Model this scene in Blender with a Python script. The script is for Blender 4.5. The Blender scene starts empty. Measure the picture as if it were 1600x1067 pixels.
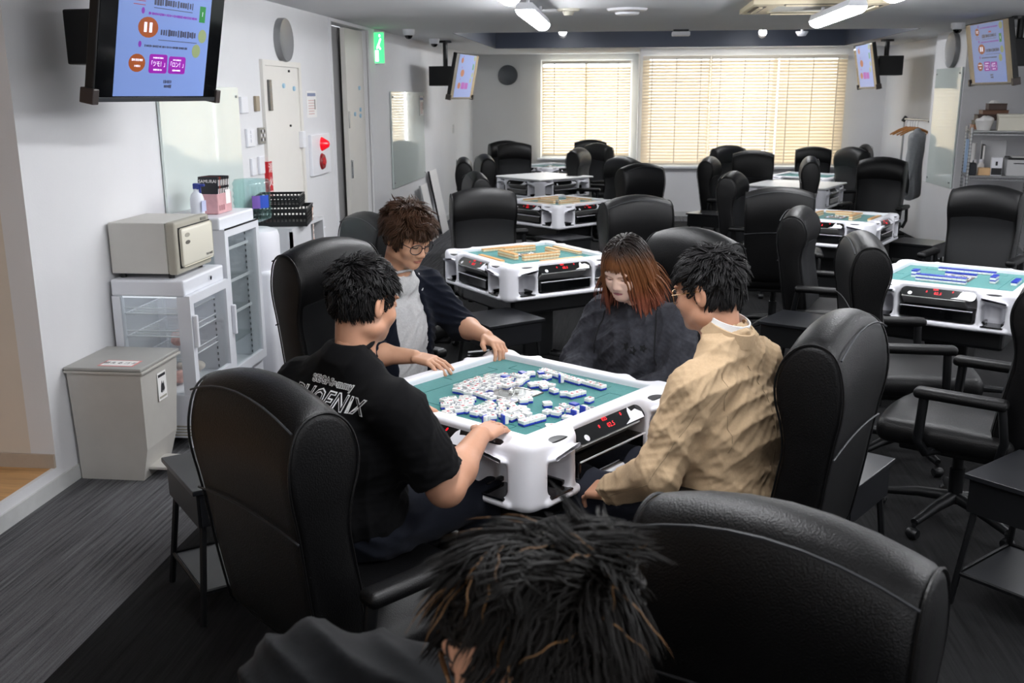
import bpy, bmesh, math, random
import numpy as np
from mathutils import Vector, Matrix, Euler

random.seed(7)
rng = np.random.default_rng(7)
R = math.radians
scene = bpy.context.scene
COL = scene.collection

# ------------------------------------------------------------------ camera
cam_data = bpy.data.cameras.new('camera')
cam_data.sensor_fit = 'HORIZONTAL'
cam_data.sensor_width = 36.0
cam_data.lens = 36.0 * 1543.66 / 1600.0
cam_data.clip_start = 0.05
cam_data.clip_end = 200
cam_data.dof.use_dof = True
cam_data.dof.focus_distance = 3.6
cam_data.dof.aperture_fstop = 7.1
cam = bpy.data.objects.new('camera', cam_data)
COL.objects.link(cam)
_p, _y, _r = R(13.964), R(6.428), R(-0.2)
_fw = Vector((-math.sin(_y) * math.cos(_p), math.cos(_y) * math.cos(_p), -math.sin(_p)))
_rt = Vector((math.cos(_y), math.sin(_y), 0))
_up = _rt.cross(_fw)
_rt2 = math.cos(_r) * _rt + math.sin(_r) * _up
_up2 = -math.sin(_r) * _rt + math.cos(_r) * _up
_m = Matrix.Identity(4)
for i in range(3):
    _m[i][0] = _rt2[i]; _m[i][1] = _up2[i]; _m[i][2] = -_fw[i]
_m[2][3] = 1.8
cam.matrix_world = _m
scene.camera = cam

# ------------------------------------------------------------------ world, exposure
world = bpy.data.worlds.new('world')
scene.world = world
world.use_nodes = True
world.node_tree.nodes['Background'].inputs[0].default_value = (0.93, 0.96, 1.0, 1)
world.node_tree.nodes['Background'].inputs[1].default_value = 7.5
TUBE_STRENGTH = 40.0
SPOT_POWER = 22.0
vs = scene.view_settings
vs.view_transform = 'Standard'
vs.look = 'None'
vs.gamma = 1.0
vs.use_curve_mapping = False
vs.exposure = 0.52
scene.cycles.max_bounces = 8
scene.cycles.diffuse_bounces = 5
scene.cycles.transmission_bounces = 8
scene.cycles.transparent_max_bounces = 12
scene.cycles.sample_clamp_indirect = 6.0
scene.cycles.caustics_reflective = False
scene.cycles.caustics_refractive = False
scene.cycles.use_denoising = True

# ------------------------------------------------------------------ materials
def lin(h):
    if isinstance(h, str):
        h = h.lstrip('#')
        c = [int(h[i:i + 2], 16) / 255 for i in (0, 2, 4)]
    else:
        c = list(h)
    return tuple(x / 12.92 if x <= 0.04045 else ((x + 0.055) / 1.055) ** 2.4 for x in c) + (1.0,)

MATS = {}
def mat(name, color, rough=0.5, metal=0.0, var=0.0, vscale=8.0, bump=0.0, bscale=200.0, emit=0.0,
        alpha=1.0, trans=0.0, coat=0.0, sheen=0.0, spec=0.5, stretch=None, sss=0.0, ior=1.45):
    if name in MATS:
        return MATS[name]
    m = bpy.data.materials.new(name)
    m.use_nodes = True
    nt = m.node_tree
    b = nt.nodes['Principled BSDF']
    col = lin(color)
    b.inputs['Base Color'].default_value = col
    b.inputs['Roughness'].default_value = rough
    b.inputs['Metallic'].default_value = metal
    b.inputs['Specular IOR Level'].default_value = spec
    b.inputs['IOR'].default_value = ior
    if coat: b.inputs['Coat Weight'].default_value = coat; b.inputs['Coat Roughness'].default_value = 0.08
    if sheen: b.inputs['Sheen Weight'].default_value = sheen; b.inputs['Sheen Roughness'].default_value = 0.5
    if trans: b.inputs['Transmission Weight'].default_value = trans
    if sss:
        b.inputs['Subsurface Weight'].default_value = sss
        b.inputs['Subsurface Radius'].default_value = (0.012, 0.005, 0.003)
        b.inputs['Subsurface Scale'].default_value = 0.6
    if alpha < 1: b.inputs['Alpha'].default_value = alpha
    if emit:
        b.inputs['Emission Color'].default_value = col
        b.inputs['Emission Strength'].default_value = emit
    if var or bump:
        tc = nt.nodes.new('ShaderNodeTexCoord')
        src = tc.outputs['Object']
        if stretch:
            mp = nt.nodes.new('ShaderNodeMapping')
            mp.inputs['Scale'].default_value = stretch
            nt.links.new(src, mp.inputs['Vector'])
            src = mp.outputs['Vector']
        if var:
            n = nt.nodes.new('ShaderNodeTexNoise')
            n.inputs['Scale'].default_value = vscale
            n.inputs['Detail'].default_value = 6
            n.inputs['Roughness'].default_value = 0.65
            nt.links.new(src, n.inputs['Vector'])
            rp = nt.nodes.new('ShaderNodeValToRGB')
            rp.color_ramp.elements[0].position = 0.3
            rp.color_ramp.elements[1].position = 0.7
            rp.color_ramp.elements[0].color = tuple(max(0, c * (1 - var)) for c in col[:3]) + (1,)
            rp.color_ramp.elements[1].color = tuple(min(1, c * (1 + var)) for c in col[:3]) + (1,)
            nt.links.new(n.outputs['Fac'], rp.inputs['Fac'])
            nt.links.new(rp.outputs['Color'], b.inputs['Base Color'])
        if bump:
            n2 = nt.nodes.new('ShaderNodeTexNoise')
            n2.inputs['Scale'].default_value = bscale
            n2.inputs['Detail'].default_value = 3
            nt.links.new(src, n2.inputs['Vector'])
            bp = nt.nodes.new('ShaderNodeBump')
            bp.inputs['Strength'].default_value = bump
            bp.inputs['Distance'].default_value = 0.004
            nt.links.new(n2.outputs['Fac'], bp.inputs['Height'])
            nt.links.new(bp.outputs['Normal'], b.inputs['Normal'])
    MATS[name] = m
    return m

WALL = mat('wall_paint', '#e0e0e2', 0.75, var=0.02, vscale=2, bump=0.12, bscale=120)
WALLG = mat('wall_paint_grey', '#cfcfce', 0.75, var=0.02, vscale=2, bump=0.12, bscale=120)
BEIGE = mat('beige_wall', '#d9cfc2', 0.8, var=0.03, vscale=2)
CEIL = mat('ceiling_paint', '#d9dadc', 0.8, var=0.015, vscale=1.5, bump=0.1, bscale=90)
NAVY = mat('navy_paint', '#3c4352', 0.45, var=0.06, vscale=1.5)
BASEB = mat('baseboard_vinyl', '#c9cac9', 0.5, var=0.08, vscale=6)
WOODF = mat('wood_floor', '#c69a68', 0.45, var=0.2, vscale=4, stretch=(1, 12, 1))
WHITE = mat('white_plastic', '#ececf2', 0.32, var=0.01, vscale=5)
WHITE2 = mat('white_metal', '#e9eaef', 0.35)
CREAM = mat('cream_plastic', '#dedacb', 0.4)
GREYB = mat('putty_metal', '#c9c7c1', 0.5, var=0.03, vscale=4)
TAUPE = mat('taupe_plastic', '#a9a598', 0.45)
BIN = mat('bin_plastic', '#b9b6b0', 0.55, var=0.05, vscale=5)
BINLID = mat('bin_lid_plastic', '#a3a29e', 0.5, var=0.04, vscale=5)
BLACK = mat('black_plastic', '#111214', 0.4)
GLOSSB = mat('gloss_black', '#07080a', 0.08, coat=0.5)
LEATHER = mat('black_leather', '#070708', 0.42, var=0.12, vscale=30, bump=0.32, bscale=260, spec=0.36)
FABRIC = mat('charcoal_leather', '#161719', 0.5, var=0.08, vscale=40, bump=0.25, bscale=320, spec=0.4)  # charcoal chair fronts; paler tone partly stands for light falling on them
THREAD = mat('piping_thread', '#2e3033', 0.5)
BLKMETAL = mat('black_metal', '#131416', 0.42, metal=0.3)
CHROME = mat('chrome', '#d9dadc', 0.12, metal=1.0)
STEEL = mat('steel_wire', '#b9bbbd', 0.28, metal=0.9)
DARKTOP = mat('black_laminate', '#1c1d20', 0.28, var=0.1, vscale=10)
FELT = mat('green_felt', '#2c7f7d', 0.92, var=0.1, vscale=70, bump=0.25, bscale=900, sheen=0.25)
FELTLINE = mat('felt_line', '#1f6664', 0.9)
GLASSG = mat('green_glass_board', '#dfe9e5', 0.03, coat=0.6, spec=0.7)
FRAMEW = mat('door_paint', '#e3e0da', 0.5, var=0.02, vscale=3)
GAPG = mat('grey_opening', '#959494', 0.7)
RED = mat('red_plastic', '#c4202a', 0.3)
DRED = mat('dark_red', '#8a2428', 0.4)
LEDR = mat('red_led', '#f01828', 0.5, emit=0.8)
LEDG = mat('green_led', '#35e070', 0.5, emit=2.0)
PAPER = mat('paper', '#f0eeec', 0.8)
INK = mat('ink', '#26262a', 0.8)
TILEW = mat('tile_ivory', '#f1f1ee', 0.22, spec=0.6)
TILEB = mat('tile_blue_back', '#2b3fb0', 0.3)
TILEBD = mat('tile_blue_line', '#1e3a74', 0.35)
TILEO = mat('tile_tan_back', '#d9a468', 0.3)
TILEC = mat('tile_cream', '#f0dcbe', 0.3)
SHELLMAT = mat('slat_cream', '#efe6d6', 0.55)

def glass_mat(name, tint=(0.9, 0.96, 0.95), frac=0.12, rough=0.02):
    m = bpy.data.materials.new(name); m.use_nodes = True
    nt = m.node_tree; nt.nodes.clear()
    out = nt.nodes.new('ShaderNodeOutputMaterial')
    mix = nt.nodes.new('ShaderNodeMixShader')
    tr = nt.nodes.new('ShaderNodeBsdfTransparent'); tr.inputs[0].default_value = tint + (1,)
    gl = nt.nodes.new('ShaderNodeBsdfGlossy'); gl.inputs['Roughness'].default_value = rough
    fr = nt.nodes.new('ShaderNodeLayerWeight'); fr.inputs['Blend'].default_value = 0.5
    pw = nt.nodes.new('ShaderNodeMath'); pw.operation = 'POWER'; pw.inputs[1].default_value = 4.0
    nt.links.new(fr.outputs['Facing'], pw.inputs[0])
    ad = nt.nodes.new('ShaderNodeMath'); ad.operation = 'MULTIPLY_ADD'; ad.inputs[1].default_value = 0.6; ad.inputs[2].default_value = frac * 0.3
    nt.links.new(pw.outputs[0], ad.inputs[0])
    nt.links.new(ad.outputs[0], mix.inputs[0])
    nt.links.new(tr.outputs[0], mix.inputs[1]); nt.links.new(gl.outputs[0], mix.inputs[2])
    nt.links.new(mix.outputs[0], out.inputs[0])
    MATS[name] = m
    return m
GLASS = glass_mat('clear_glass', (0.965, 0.985, 0.98))
PETGLASS = glass_mat('bottle_plastic', (0.72, 0.89, 0.88), 0.35, 0.08)
LENS = glass_mat('lens_glass', (0.96, 0.97, 0.98), 0.1)

def slat_mat():
    m = bpy.data.materials.new('blind_slat'); m.use_nodes = True
    nt = m.node_tree
    b = nt.nodes['Principled BSDF']
    b.inputs['Base Color'].default_value = lin('#f0e6d3'); b.inputs['Roughness'].default_value = 0.5
    t = nt.nodes.new('ShaderNodeBsdfTranslucent'); t.inputs[0].default_value = lin('#f6e7cf')
    mx = nt.nodes.new('ShaderNodeMixShader'); mx.inputs[0].default_value = 0.27
    nt.links.new(b.outputs[0], mx.inputs[1]); nt.links.new(t.outputs[0], mx.inputs[2])
    nt.links.new(mx.outputs[0], nt.nodes['Material Output'].inputs[0])
    return m
SLAT = slat_mat()

def carpet_mat(name, dark, light, sx):
    m = bpy.data.materials.new(name); m.use_nodes = True
    nt = m.node_tree; b = nt.nodes['Principled BSDF']
    tc = nt.nodes.new('ShaderNodeTexCoord')
    mp = nt.nodes.new('ShaderNodeMapping'); mp.inputs['Scale'].default_value = sx
    nt.links.new(tc.outputs['Object'], mp.inputs['Vector'])
    n = nt.nodes.new('ShaderNodeTexNoise'); n.inputs['Scale'].default_value = 1; n.inputs['Detail'].default_value = 5; n.inputs['Roughness'].default_value = 0.7
    nt.links.new(mp.outputs[0], n.inputs['Vector'])
    n2 = nt.nodes.new('ShaderNodeTexNoise'); n2.inputs['Scale'].default_value = 420; n2.inputs['Detail'].default_value = 2
    nt.links.new(tc.outputs['Object'], n2.inputs['Vector'])
    ad = nt.nodes.new('ShaderNodeMath'); ad.operation = 'MULTIPLY_ADD'; ad.inputs[1].default_value = 0.75; 
    nt.links.new(n.outputs['Fac'], ad.inputs[0])
    m2 = nt.nodes.new('ShaderNodeMath'); m2.operation = 'MULTIPLY'; m2.inputs[1].default_value = 0.25
    nt.links.new(n2.outputs['Fac'], m2.inputs[0]); nt.links.new(m2.outputs[0], ad.inputs[2])
    rp = nt.nodes.new('ShaderNodeValToRGB')
    rp.color_ramp.elements[0].position = 0.36; rp.color_ramp.elements[0].color = lin(dark)
    rp.color_ramp.elements[1].position = 0.66; rp.color_ramp.elements[1].color = lin(light)
    nt.links.new(ad.outputs[0], rp.inputs[0]); nt.links.new(rp.outputs[0], b.inputs['Base Color'])
    b.inputs['Roughness'].default_value = 0.95
    b.inputs['Specular IOR Level'].default_value = 0.15
    bp = nt.nodes.new('ShaderNodeBump'); bp.inputs['Strength'].default_value = 0.5; bp.inputs['Distance'].default_value = 0.004
    nt.links.new(n2.outputs['Fac'], bp.inputs['Height']); nt.links.new(bp.outputs[0], b.inputs['Normal'])
    return m
CARPET = carpet_mat('black_carpet', '#151516', '#282829', (60, 2.0, 1))
AISLE = carpet_mat('striped_grey_carpet', '#3a3a3c', '#77777a', (75, 1.6, 1))

# ------------------------------------------------------------------ mesh helpers
class MB:
    """collects shapes into one mesh"""
    def __init__(s): s.v = []; s.f = []; s.mi = []
    def add(s, vs, fs, mi=0, M=None):
        o = len(s.v)
        if M is not None: vs = [tuple(M @ Vector(p)) for p in vs]
        s.v += [tuple(p) for p in vs]
        s.f += [tuple(i + o for i in f) for f in fs]
        s.mi += [mi] * len(fs)
        return s
    def box(s, x0, x1, y0, y1, z0, z1, mi=0, M=None):
        v = [(x0, y0, z0), (x1, y0, z0), (x1, y1, z0), (x0, y1, z0), (x0, y0, z1), (x1, y0, z1), (x1, y1, z1), (x0, y1, z1)]
        f = [(3, 2, 1, 0), (4, 5, 6, 7), (0, 1, 5, 4), (1, 2, 6, 5), (2, 3, 7, 6), (3, 0, 4, 7)]
        return s.add(v, f, mi, M)
    def rbox(s, x0, x1, y0, y1, z0, z1, r=0.005, mi=0, M=None, seg=2):
        bm = bmesh.new()
        bmesh.ops.create_cube(bm, size=1)
        for v in bm.verts:
            v.co = Vector(((x0 + x1) / 2 + v.co.x * (x1 - x0), (y0 + y1) / 2 + v.co.y * (y1 - y0), (z0 + z1) / 2 + v.co.z * (z1 - z0)))
        bmesh.ops.bevel(bm, geom=list(bm.edges), offset=r, segments=seg, affect='EDGES', profile=0.5)
        bm.verts.index_update()
        vs = [v.co.copy() for v in bm.verts]; fs = [[v.index for v in f.verts] for f in bm.faces]
        bm.free()
        return s.add(vs, fs, mi, M)
    def tube(s, pts, r, n=8, mi=0, M=None, cap=True, closed=False):
        pts = [Vector(p) for p in pts]
        rs = r if isinstance(r, (list, tuple)) else [r] * len(pts)
        N = len(pts); vs = []; fs = []
        prev = None
        for i, p in enumerate(pts):
            if closed: t = pts[(i + 1) % N] - pts[i - 1]
            else: t = pts[min(i + 1, N - 1)] - pts[max(i - 1, 0)]
            t.normalize()
            if prev is None:
                a = Vector((0, 0, 1)) if abs(t.z) < 0.9 else Vector((1, 0, 0))
                a = (a - t * a.dot(t)).normalized()
            else:
                a = (prev - t * prev.dot(t)).normalized()
            prev = a
            b = t.cross(a)
            for k in range(n):
                w = 2 * math.pi * k / n
                vs.append(p + (a * math.cos(w) + b * math.sin(w)) * rs[i])
        for i in range(N if closed else N - 1):
            j = (i + 1) % N
            for k in range(n):
                k2 = (k + 1) % n
                fs.append((i * n + k, i * n + k2, j * n + k2, j * n + k))
        if cap and not closed:
            fs.append(tuple(range(n))[::-1]); fs.append(tuple((N - 1) * n + k for k in range(n)))
        return s.add(vs, fs, mi, M)
    def lathe(s, prof, n=20, mi=0, M=None):
        vs = []; fs = []
        for (r, z) in prof:
            for k in range(n):
                w = 2 * math.pi * k / n
                vs.append((r * math.cos(w), r * math.sin(w), z))
        for i in range(len(prof) - 1):
            for k in range(n):
                k2 = (k + 1) % n
                fs.append((i * n + k, i * n + k2, (i + 1) * n + k2, (i + 1) * n + k))
        if prof[0][0] > 1e-5: fs.append(tuple(range(n))[::-1])
        if prof[-1][0] > 1e-5: fs.append(tuple((len(prof) - 1) * n + k for k in range(n)))
        return s.add(vs, fs, mi, M)
    def prism(s, poly, a, b, axis='z', mi=0, M=None):
        """extrude a 2D polygon from a to b along axis; poly coords are the other two axes in xyz order"""
        n = len(poly); vs = []
        for t in (a, b):
            for (p, q) in poly:
                vs.append({'x': (t, p, q), 'y': (p, t, q), 'z': (p, q, t)}[axis])
        fs = [tuple(range(n))[::-1], tuple(range(n, 2 * n))] + [(i, (i + 1) % n, (i + 1) % n + n, i + n) for i in range(n)]
        return s.add(vs, fs, mi, M)
    def build(s, name, mats, parent=None, smooth=None, loc=None, rot=None):
        me = bpy.data.meshes.new(name)
        me.from_pydata(s.v, [], s.f)
        if not isinstance(mats, (list, tuple)): mats = [mats]
        for m in mats: me.materials.append(m)
        if len(mats) > 1: me.polygons.foreach_set('material_index', s.mi)
        bm = bmesh.new(); bm.from_mesh(me)
        bmesh.ops.recalc_face_normals(bm, faces=bm.faces)
        bm.to_mesh(me); bm.free()
        if smooth is not None:
            me.polygons.foreach_set('use_smooth', [True] * len(me.polygons))
            if smooth < 180:
                me.set_sharp_from_angle(angle=R(smooth))
        me.update()
        return link(name, me, parent, loc, rot)

def link(name, me, parent=None, loc=None, rot=None):
    o = bpy.data.objects.new(name, me)
    COL.objects.link(o)
    if parent is not None: o.parent = parent
    if loc is not None: o.location = loc
    if rot is not None: o.rotation_euler = rot
    return o

def empty(name, loc=(0, 0, 0), rz=0.0):
    o = bpy.data.objects.new(name, None)
    o.empty_display_size = 0.1
    COL.objects.link(o); o.location = loc; o.rotation_euler = (0, 0, rz)
    return o

def tag(o, label=None, cat=None, group=None, kind=None):
    if label: o['label'] = label
    if cat: o['category'] = cat
    if group: o['group'] = group
    if kind: o['kind'] = kind
    return o

def struct(o, label=None):
    o['kind'] = 'structure'
    if label: o['label'] = label
    return o

def children(o): return [c for c in bpy.data.objects if c.parent == o]

KIDS = {}
def copy_tree(o, parent=None):
    c = o.copy(); COL.objects.link(c); c.parent = parent
    for ch in KIDS.get(o.name) or children(o): copy_tree(ch, c)
    return c

def T(x=0, y=0, z=0): return Matrix.Translation((x, y, z))
def RX(a): return Matrix.Rotation(R(a), 4, 'X')
def RY(a): return Matrix.Rotation(R(a), 4, 'Y')
def RZ(a): return Matrix.Rotation(R(a), 4, 'Z')

_TXT = {}
def text_mb(s, size, ext=0.0006, shear=0.0, offset=0.0, spacing=1.0):
    """writing as thin raised letters; lies in the xy plane, centred, facing +z"""
    key = (s, size, ext, shear, offset, spacing)
    if key in _TXT: return _TXT[key]
    cu = bpy.data.curves.new('lettering', 'FONT')
    cu.body = s; cu.size = size; cu.extrude = ext; cu.align_x = 'CENTER'; cu.align_y = 'CENTER'
    cu.resolution_u = 2; cu.shear = shear; cu.offset = offset; cu.space_character = spacing
    o = bpy.data.objects.new('lettering', cu); COL.objects.link(o)
    dg = bpy.context.evaluated_depsgraph_get()
    me = o.evaluated_get(dg).to_mesh()
    vs = [tuple(v.co) for v in me.vertices]; fs = [tuple(p.vertices) for p in me.polygons]
    o.evaluated_get(dg).to_mesh_clear()
    bpy.data.objects.remove(o); bpy.data.curves.remove(cu)
    _TXT[key] = (vs, fs)
    return vs, fs

def text(name, s, size, m, parent, M, ext=0.0006, shear=0.0, offset=0.0, spacing=1.0):
    vs, fs = text_mb(s, size, ext, shear, offset, spacing)
    return MB().add(vs, fs, 0, M).build(name, m, parent)

def disc(n=16, r=1.0, sx=1.0, sy=1.0):
    return [(r * sx * math.cos(2 * math.pi * k / n), r * sy * math.sin(2 * math.pi * k / n)) for k in range(n)]
def rrect(x0, x1, y0, y1, r, n=4):
    p = []
    for cx, cy, a0 in ((x1 - r, y1 - r, 0), (x0 + r, y1 - r, 90), (x0 + r, y0 + r, 180), (x1 - r, y0 + r, 270)):
        for k in range(n + 1):
            a = R(a0 + 90 * k / n); p.append((cx + r * math.cos(a), cy + r * math.sin(a)))
    return p

# ------------------------------------------------------------------ implicit surfaces (bodies, clothes, moulded plastic)
class SDF:
    def __init__(s, lo, hi, h):
        s.lo = np.array(lo, np.float32); s.h = h
        s.n = np.ceil((np.array(hi) - np.array(lo)) / h).astype(int) + 1
        s.D = np.full(s.n, 1.0, np.float32)
    def region(s, lo, hi):
        a = np.clip(np.floor((np.array(lo) - s.lo) / s.h).astype(int), 0, s.n)
        b = np.clip(np.ceil((np.array(hi) - s.lo) / s.h).astype(int) + 1, 0, s.n)
        if np.any(b <= a): return None, None
        sl = tuple(slice(i, j) for i, j in zip(a, b))
        ax = [s.lo[k] + s.h * np.arange(a[k], b[k], dtype=np.float32) for k in range(3)]
        return sl, np.meshgrid(*ax, indexing='ij')
    def comb(s, sl, d, k, op):
        D = s.D[sl]
        if op == 'u':
            if k <= 0: s.D[sl] = np.minimum(D, d); return
            hh = np.clip(0.5 + 0.5 * (D - d) / k, 0, 1)
            s.D[sl] = D * (1 - hh) + d * hh - k * hh * (1 - hh)
        else:
            d = -d
            if k <= 0: s.D[sl] = np.maximum(D, d); return
            hh = np.clip(0.5 - 0.5 * (D - d) / k, 0, 1)
            s.D[sl] = D * (1 - hh) + d * hh + k * hh * (1 - hh)
    def cone(s, a, b, ra, rb, k=0.02, op='u'):
        a = np.array(a, float); b = np.array(b, float); m = max(ra, rb) + 2 * k + 3 * s.h
        sl, P = s.region(np.minimum(a, b) - m, np.maximum(a, b) + m)
        if sl is None: return
        ba = b - a; L2 = max(float(ba @ ba), 1e-9)
        t = np.clip(((P[0] - a[0]) * ba[0] + (P[1] - a[1]) * ba[1] + (P[2] - a[2]) * ba[2]) / L2, 0, 1)
        d = np.sqrt((P[0] - a[0] - t * ba[0]) ** 2 + (P[1] - a[1] - t * ba[1]) ** 2 + (P[2] - a[2] - t * ba[2]) ** 2) - (ra + (rb - ra) * t)
        s.comb(sl, d.astype(np.float32), k, op)
    def ell(s, c, r, rot=None, k=0.02, op='u'):
        c = np.array(c, float); r = np.array(r, float); m = r.max() + 2 * k + 3 * s.h
        sl, P = s.region(c - m, c + m)
        if sl is None: return
        X = [P[i] - c[i] for i in range(3)]
        if rot is not None:
            X = [rot[0][i] * X[0] + rot[1][i] * X[1] + rot[2][i] * X[2] for i in range(3)]
        k0 = np.sqrt(sum((X[i] / r[i]) ** 2 for i in range(3)))
        k1 = np.sqrt(sum((X[i] / r[i] ** 2) ** 2 for i in range(3))) + 1e-6
        s.comb(sl, (k0 * (k0 - 1) / k1).astype(np.float32), k, op)
    def box(s, c, hf, r=0.01, rot=None, k=0.01, op='u'):
        c = np.array(c, float); hf = np.array(hf, float); m = float(np.linalg.norm(hf)) + 2 * k + 3 * s.h
        sl, P = s.region(c - m, c + m)
        if sl is None: return
        X = [P[i] - c[i] for i in range(3)]
        if rot is not None:
            X = [rot[0][i] * X[0] + rot[1][i] * X[1] + rot[2][i] * X[2] for i in range(3)]
        q = [np.abs(X[i]) - (hf[i] - r) for i in range(3)]
        d = np.sqrt(sum(np.maximum(t, 0) ** 2 for t in q)) + np.minimum(np.maximum(np.maximum(q[0], q[1]), q[2]), 0) - r
        s.comb(sl, d.astype(np.float32), k, op)
    def mesh(s):
        D = s.D; I = D < 0
        n = s.n
        cnt = np.zeros(n - 1, np.uint8)
        offs = [(i, j, k) for i in (0, 1) for j in (0, 1) for k in (0, 1)]
        for (i, j, k) in offs:
            cnt += I[i:n[0] - 1 + i, j:n[1] - 1 + j, k:n[2] - 1 + k]
        act = (cnt > 0) & (cnt < 8)
        cells = np.argwhere(act)
        idx = np.full(n - 1, -1, np.int32); idx[act] = np.arange(len(cells))
        val = {o: D[cells[:, 0] + o[0], cells[:, 1] + o[1], cells[:, 2] + o[2]] for o in offs}
        acc = np.zeros((len(cells), 3), np.float32); num = np.zeros(len(cells), np.float32)
        for o in offs:
            for ax in range(3):
                if o[ax]: continue
                p = list(o); p[ax] = 1; p = tuple(p)
                a, b = val[o], val[p]
                cr = (a < 0) != (b < 0)
                t = np.where(cr, a / np.where(cr, a - b, 1), 0)
                pos = np.array(o, np.float32)[None, :].repeat(len(cells), 0); pos[:, ax] = t
                acc += pos * cr[:, None]; num += cr
        V = (cells + acc / num[:, None]) * s.h + s.lo
        F = []
        for ax in range(3):
            u, w = (ax + 1) % 3, (ax + 2) % 3
            sh = [slice(None)] * 3; sh2 = [slice(None)] * 3
            sh[ax] = slice(0, n[ax] - 1); sh2[ax] = slice(1, n[ax])
            e = I[tuple(sh)] != I[tuple(sh2)]
            E_ = np.argwhere(e)
            ok = (E_[:, u] > 0) & (E_[:, w] > 0) & (E_[:, u] < n[u] - 1) & (E_[:, w] < n[w] - 1)
            E_ = E_[ok]
            inside0 = I[tuple(E_.T)]
            q = []
            for du, dw in ((-1, -1), (0, -1), (0, 0), (-1, 0)):
                cc = E_.copy(); cc[:, u] += du; cc[:, w] += dw
                q.append(idx[tuple(cc.T)])
            q = np.stack(q, 1)
            q[~inside0] = q[~inside0][:, ::-1]
            F.append(q)
        return V, np.concatenate(F)

def vnormals(V, F):
    N = np.zeros_like(V)
    fn = np.cross(V[F[:, 2]] - V[F[:, 0]], V[F[:, 3]] - V[F[:, 1]])
    for k in range(4): np.add.at(N, F[:, k], fn)
    return N / (np.linalg.norm(N, axis=1, keepdims=True) + 1e-12)

def relax(V, F, it=2, lam=0.5):
    for _ in range(it):
        S = np.zeros_like(V); c = np.zeros(len(V), np.float32)
        for k in range(4):
            a, b = F[:, k], F[:, (k + 1) % 4]
            np.add.at(S, a, V[b]); np.add.at(S, b, V[a]); np.add.at(c, a, 1); np.add.at(c, b, 1)
        V = V + lam * (S / c[:, None] - V)
    return V

def np_object(name, V, F, mats, parent=None, mi=None):
    me = bpy.data.meshes.new(name)
    me.vertices.add(len(V)); me.vertices.foreach_set('co', np.asarray(V, np.float32).ravel())
    k = F.shape[1]
    me.loops.add(F.size); me.loops.foreach_set('vertex_index', F.astype(np.int32).ravel())
    me.polygons.add(len(F))
    me.polygons.foreach_set('loop_start', np.arange(0, F.size, k, dtype=np.int32))
    if not isinstance(mats, (list, tuple)): mats = [mats]
    for m in mats: me.materials.append(m)
    if mi is not None: me.polygons.foreach_set('material_index', np.asarray(mi, np.int32))
    me.polygons.foreach_set('use_smooth', np.ones(len(F), bool))
    me.update(calc_edges=True); me.validate()
    return link(name, me, parent)
# ------------------------------------------------------------------ room shell
LX, RXW, CZ = -2.605, 3.76, 2.475
YL, YR = 17.2, 15.35            # far wall: left bay and right bay
XS = 0.2                        # where the far wall steps
RX0, RX1, RY0, RY1, RZ1 = -1.93, 3.08, 11.3, 15.05, 2.78   # raised ceiling bay

struct(MB().box(-1.79, 4.4, -2.6, 14.75, -0.1, 0).box(-1.79, 4.4, 14.75, 17.4, -0.1, -0.001).build('floor', CARPET), 'black carpet floor of the playing area')
struct(MB().box(LX - 0.2, -1.79, -2.6, 8.5, -0.1, 0.001).box(LX - 0.6, -1.79, 8.5, 10.5, -0.1, 0.001).box(LX - 0.2, -1.79, 10.5, 17.4, -0.1, 0.001).box(-1.79, 3.8, 14.72, 17.4, -0.1, 0.002).build('floor_aisle', AISLE), 'lighter grey striped carpet along the walls')
struct(MB().box(-5.2, LX - 0.02, -2.6, 4.08, -0.1, 0.118).build('floor_raised', WOODF), 'raised wooden floor beyond the wall end')
# left wall
struct(MB().box(LX - 0.12, LX, 4.08, 8.84, 0, CZ).box(LX - 0.12, LX, 8.84, 10.15, 2.44, CZ).box(LX - 0.12, LX, 10.15, YL, 0, CZ).build('wall_left', WALL), 'white painted left wall')
struct(MB().box(LX - 0.02, LX, -2.6, 4.08, 0, 0.120).build('trim_1', WALL), 'white riser under the raised wooden floor')
struct(MB().box(-5.2, LX - 0.12, 4.08, 4.2, 0.1, CZ).build('wall_entry', BEIGE), 'beige wall beside the raised wooden floor')
struct(MB().box(-5.2, LX - 0.003, 4.066, 4.08, 0.118, 0.185).build('baseboard_entry', mat('tan_baseboard', '#b8aa9a', 0.6, var=0.1, vscale=5)), 'tan baseboard on the beige wall')
struct(MB().box(LX, LX + 0.012, -2.6, 7.065, 0, 0.075).box(LX, LX + 0.012, 7.935, 8.8, 0, 0.075).box(LX, LX + 0.012, 10.4, YL, 0, 0.075).build('baseboard_left', BASEB), 'scuffed grey baseboard of the left wall')
# far walls with window openings
wl = (-1.43, 0.10, 0.76, 2.38)
wr = (0.30, 3.12, 0.76, 2.36)
mb = MB()
mb.box(LX, wl[0], YL, YL + 0.15, 0, CZ).box(wl[1], XS, YL, YL + 0.15, 0, CZ).box(wl[0], wl[1], YL, YL + 0.15, 0, wl[2]).box(wl[0], wl[1], YL, YL + 0.15, wl[3], CZ)
struct(mb.build('wall_far_left', WALLG), 'grey far wall with the round clock')
mb = MB()
mb.box(XS, wr[0], YR, YR + 0.15, 0, CZ).box(wr[1], RXW + 0.1, YR, YR + 0.15, 0, CZ).box(wr[0], wr[1], YR, YR + 0.15, 0, wr[2]).box(wr[0], wr[1], YR, YR + 0.15, wr[3], CZ)
struct(mb.build('wall_far_right', WALL), 'white far wall under the wide window')
struct(MB().box(XS, XS + 0.1, YR + 0.15, YL + 0.15, 0, CZ).build('wall_far_return', WALL), 'white wall return between the two windows')
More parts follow.
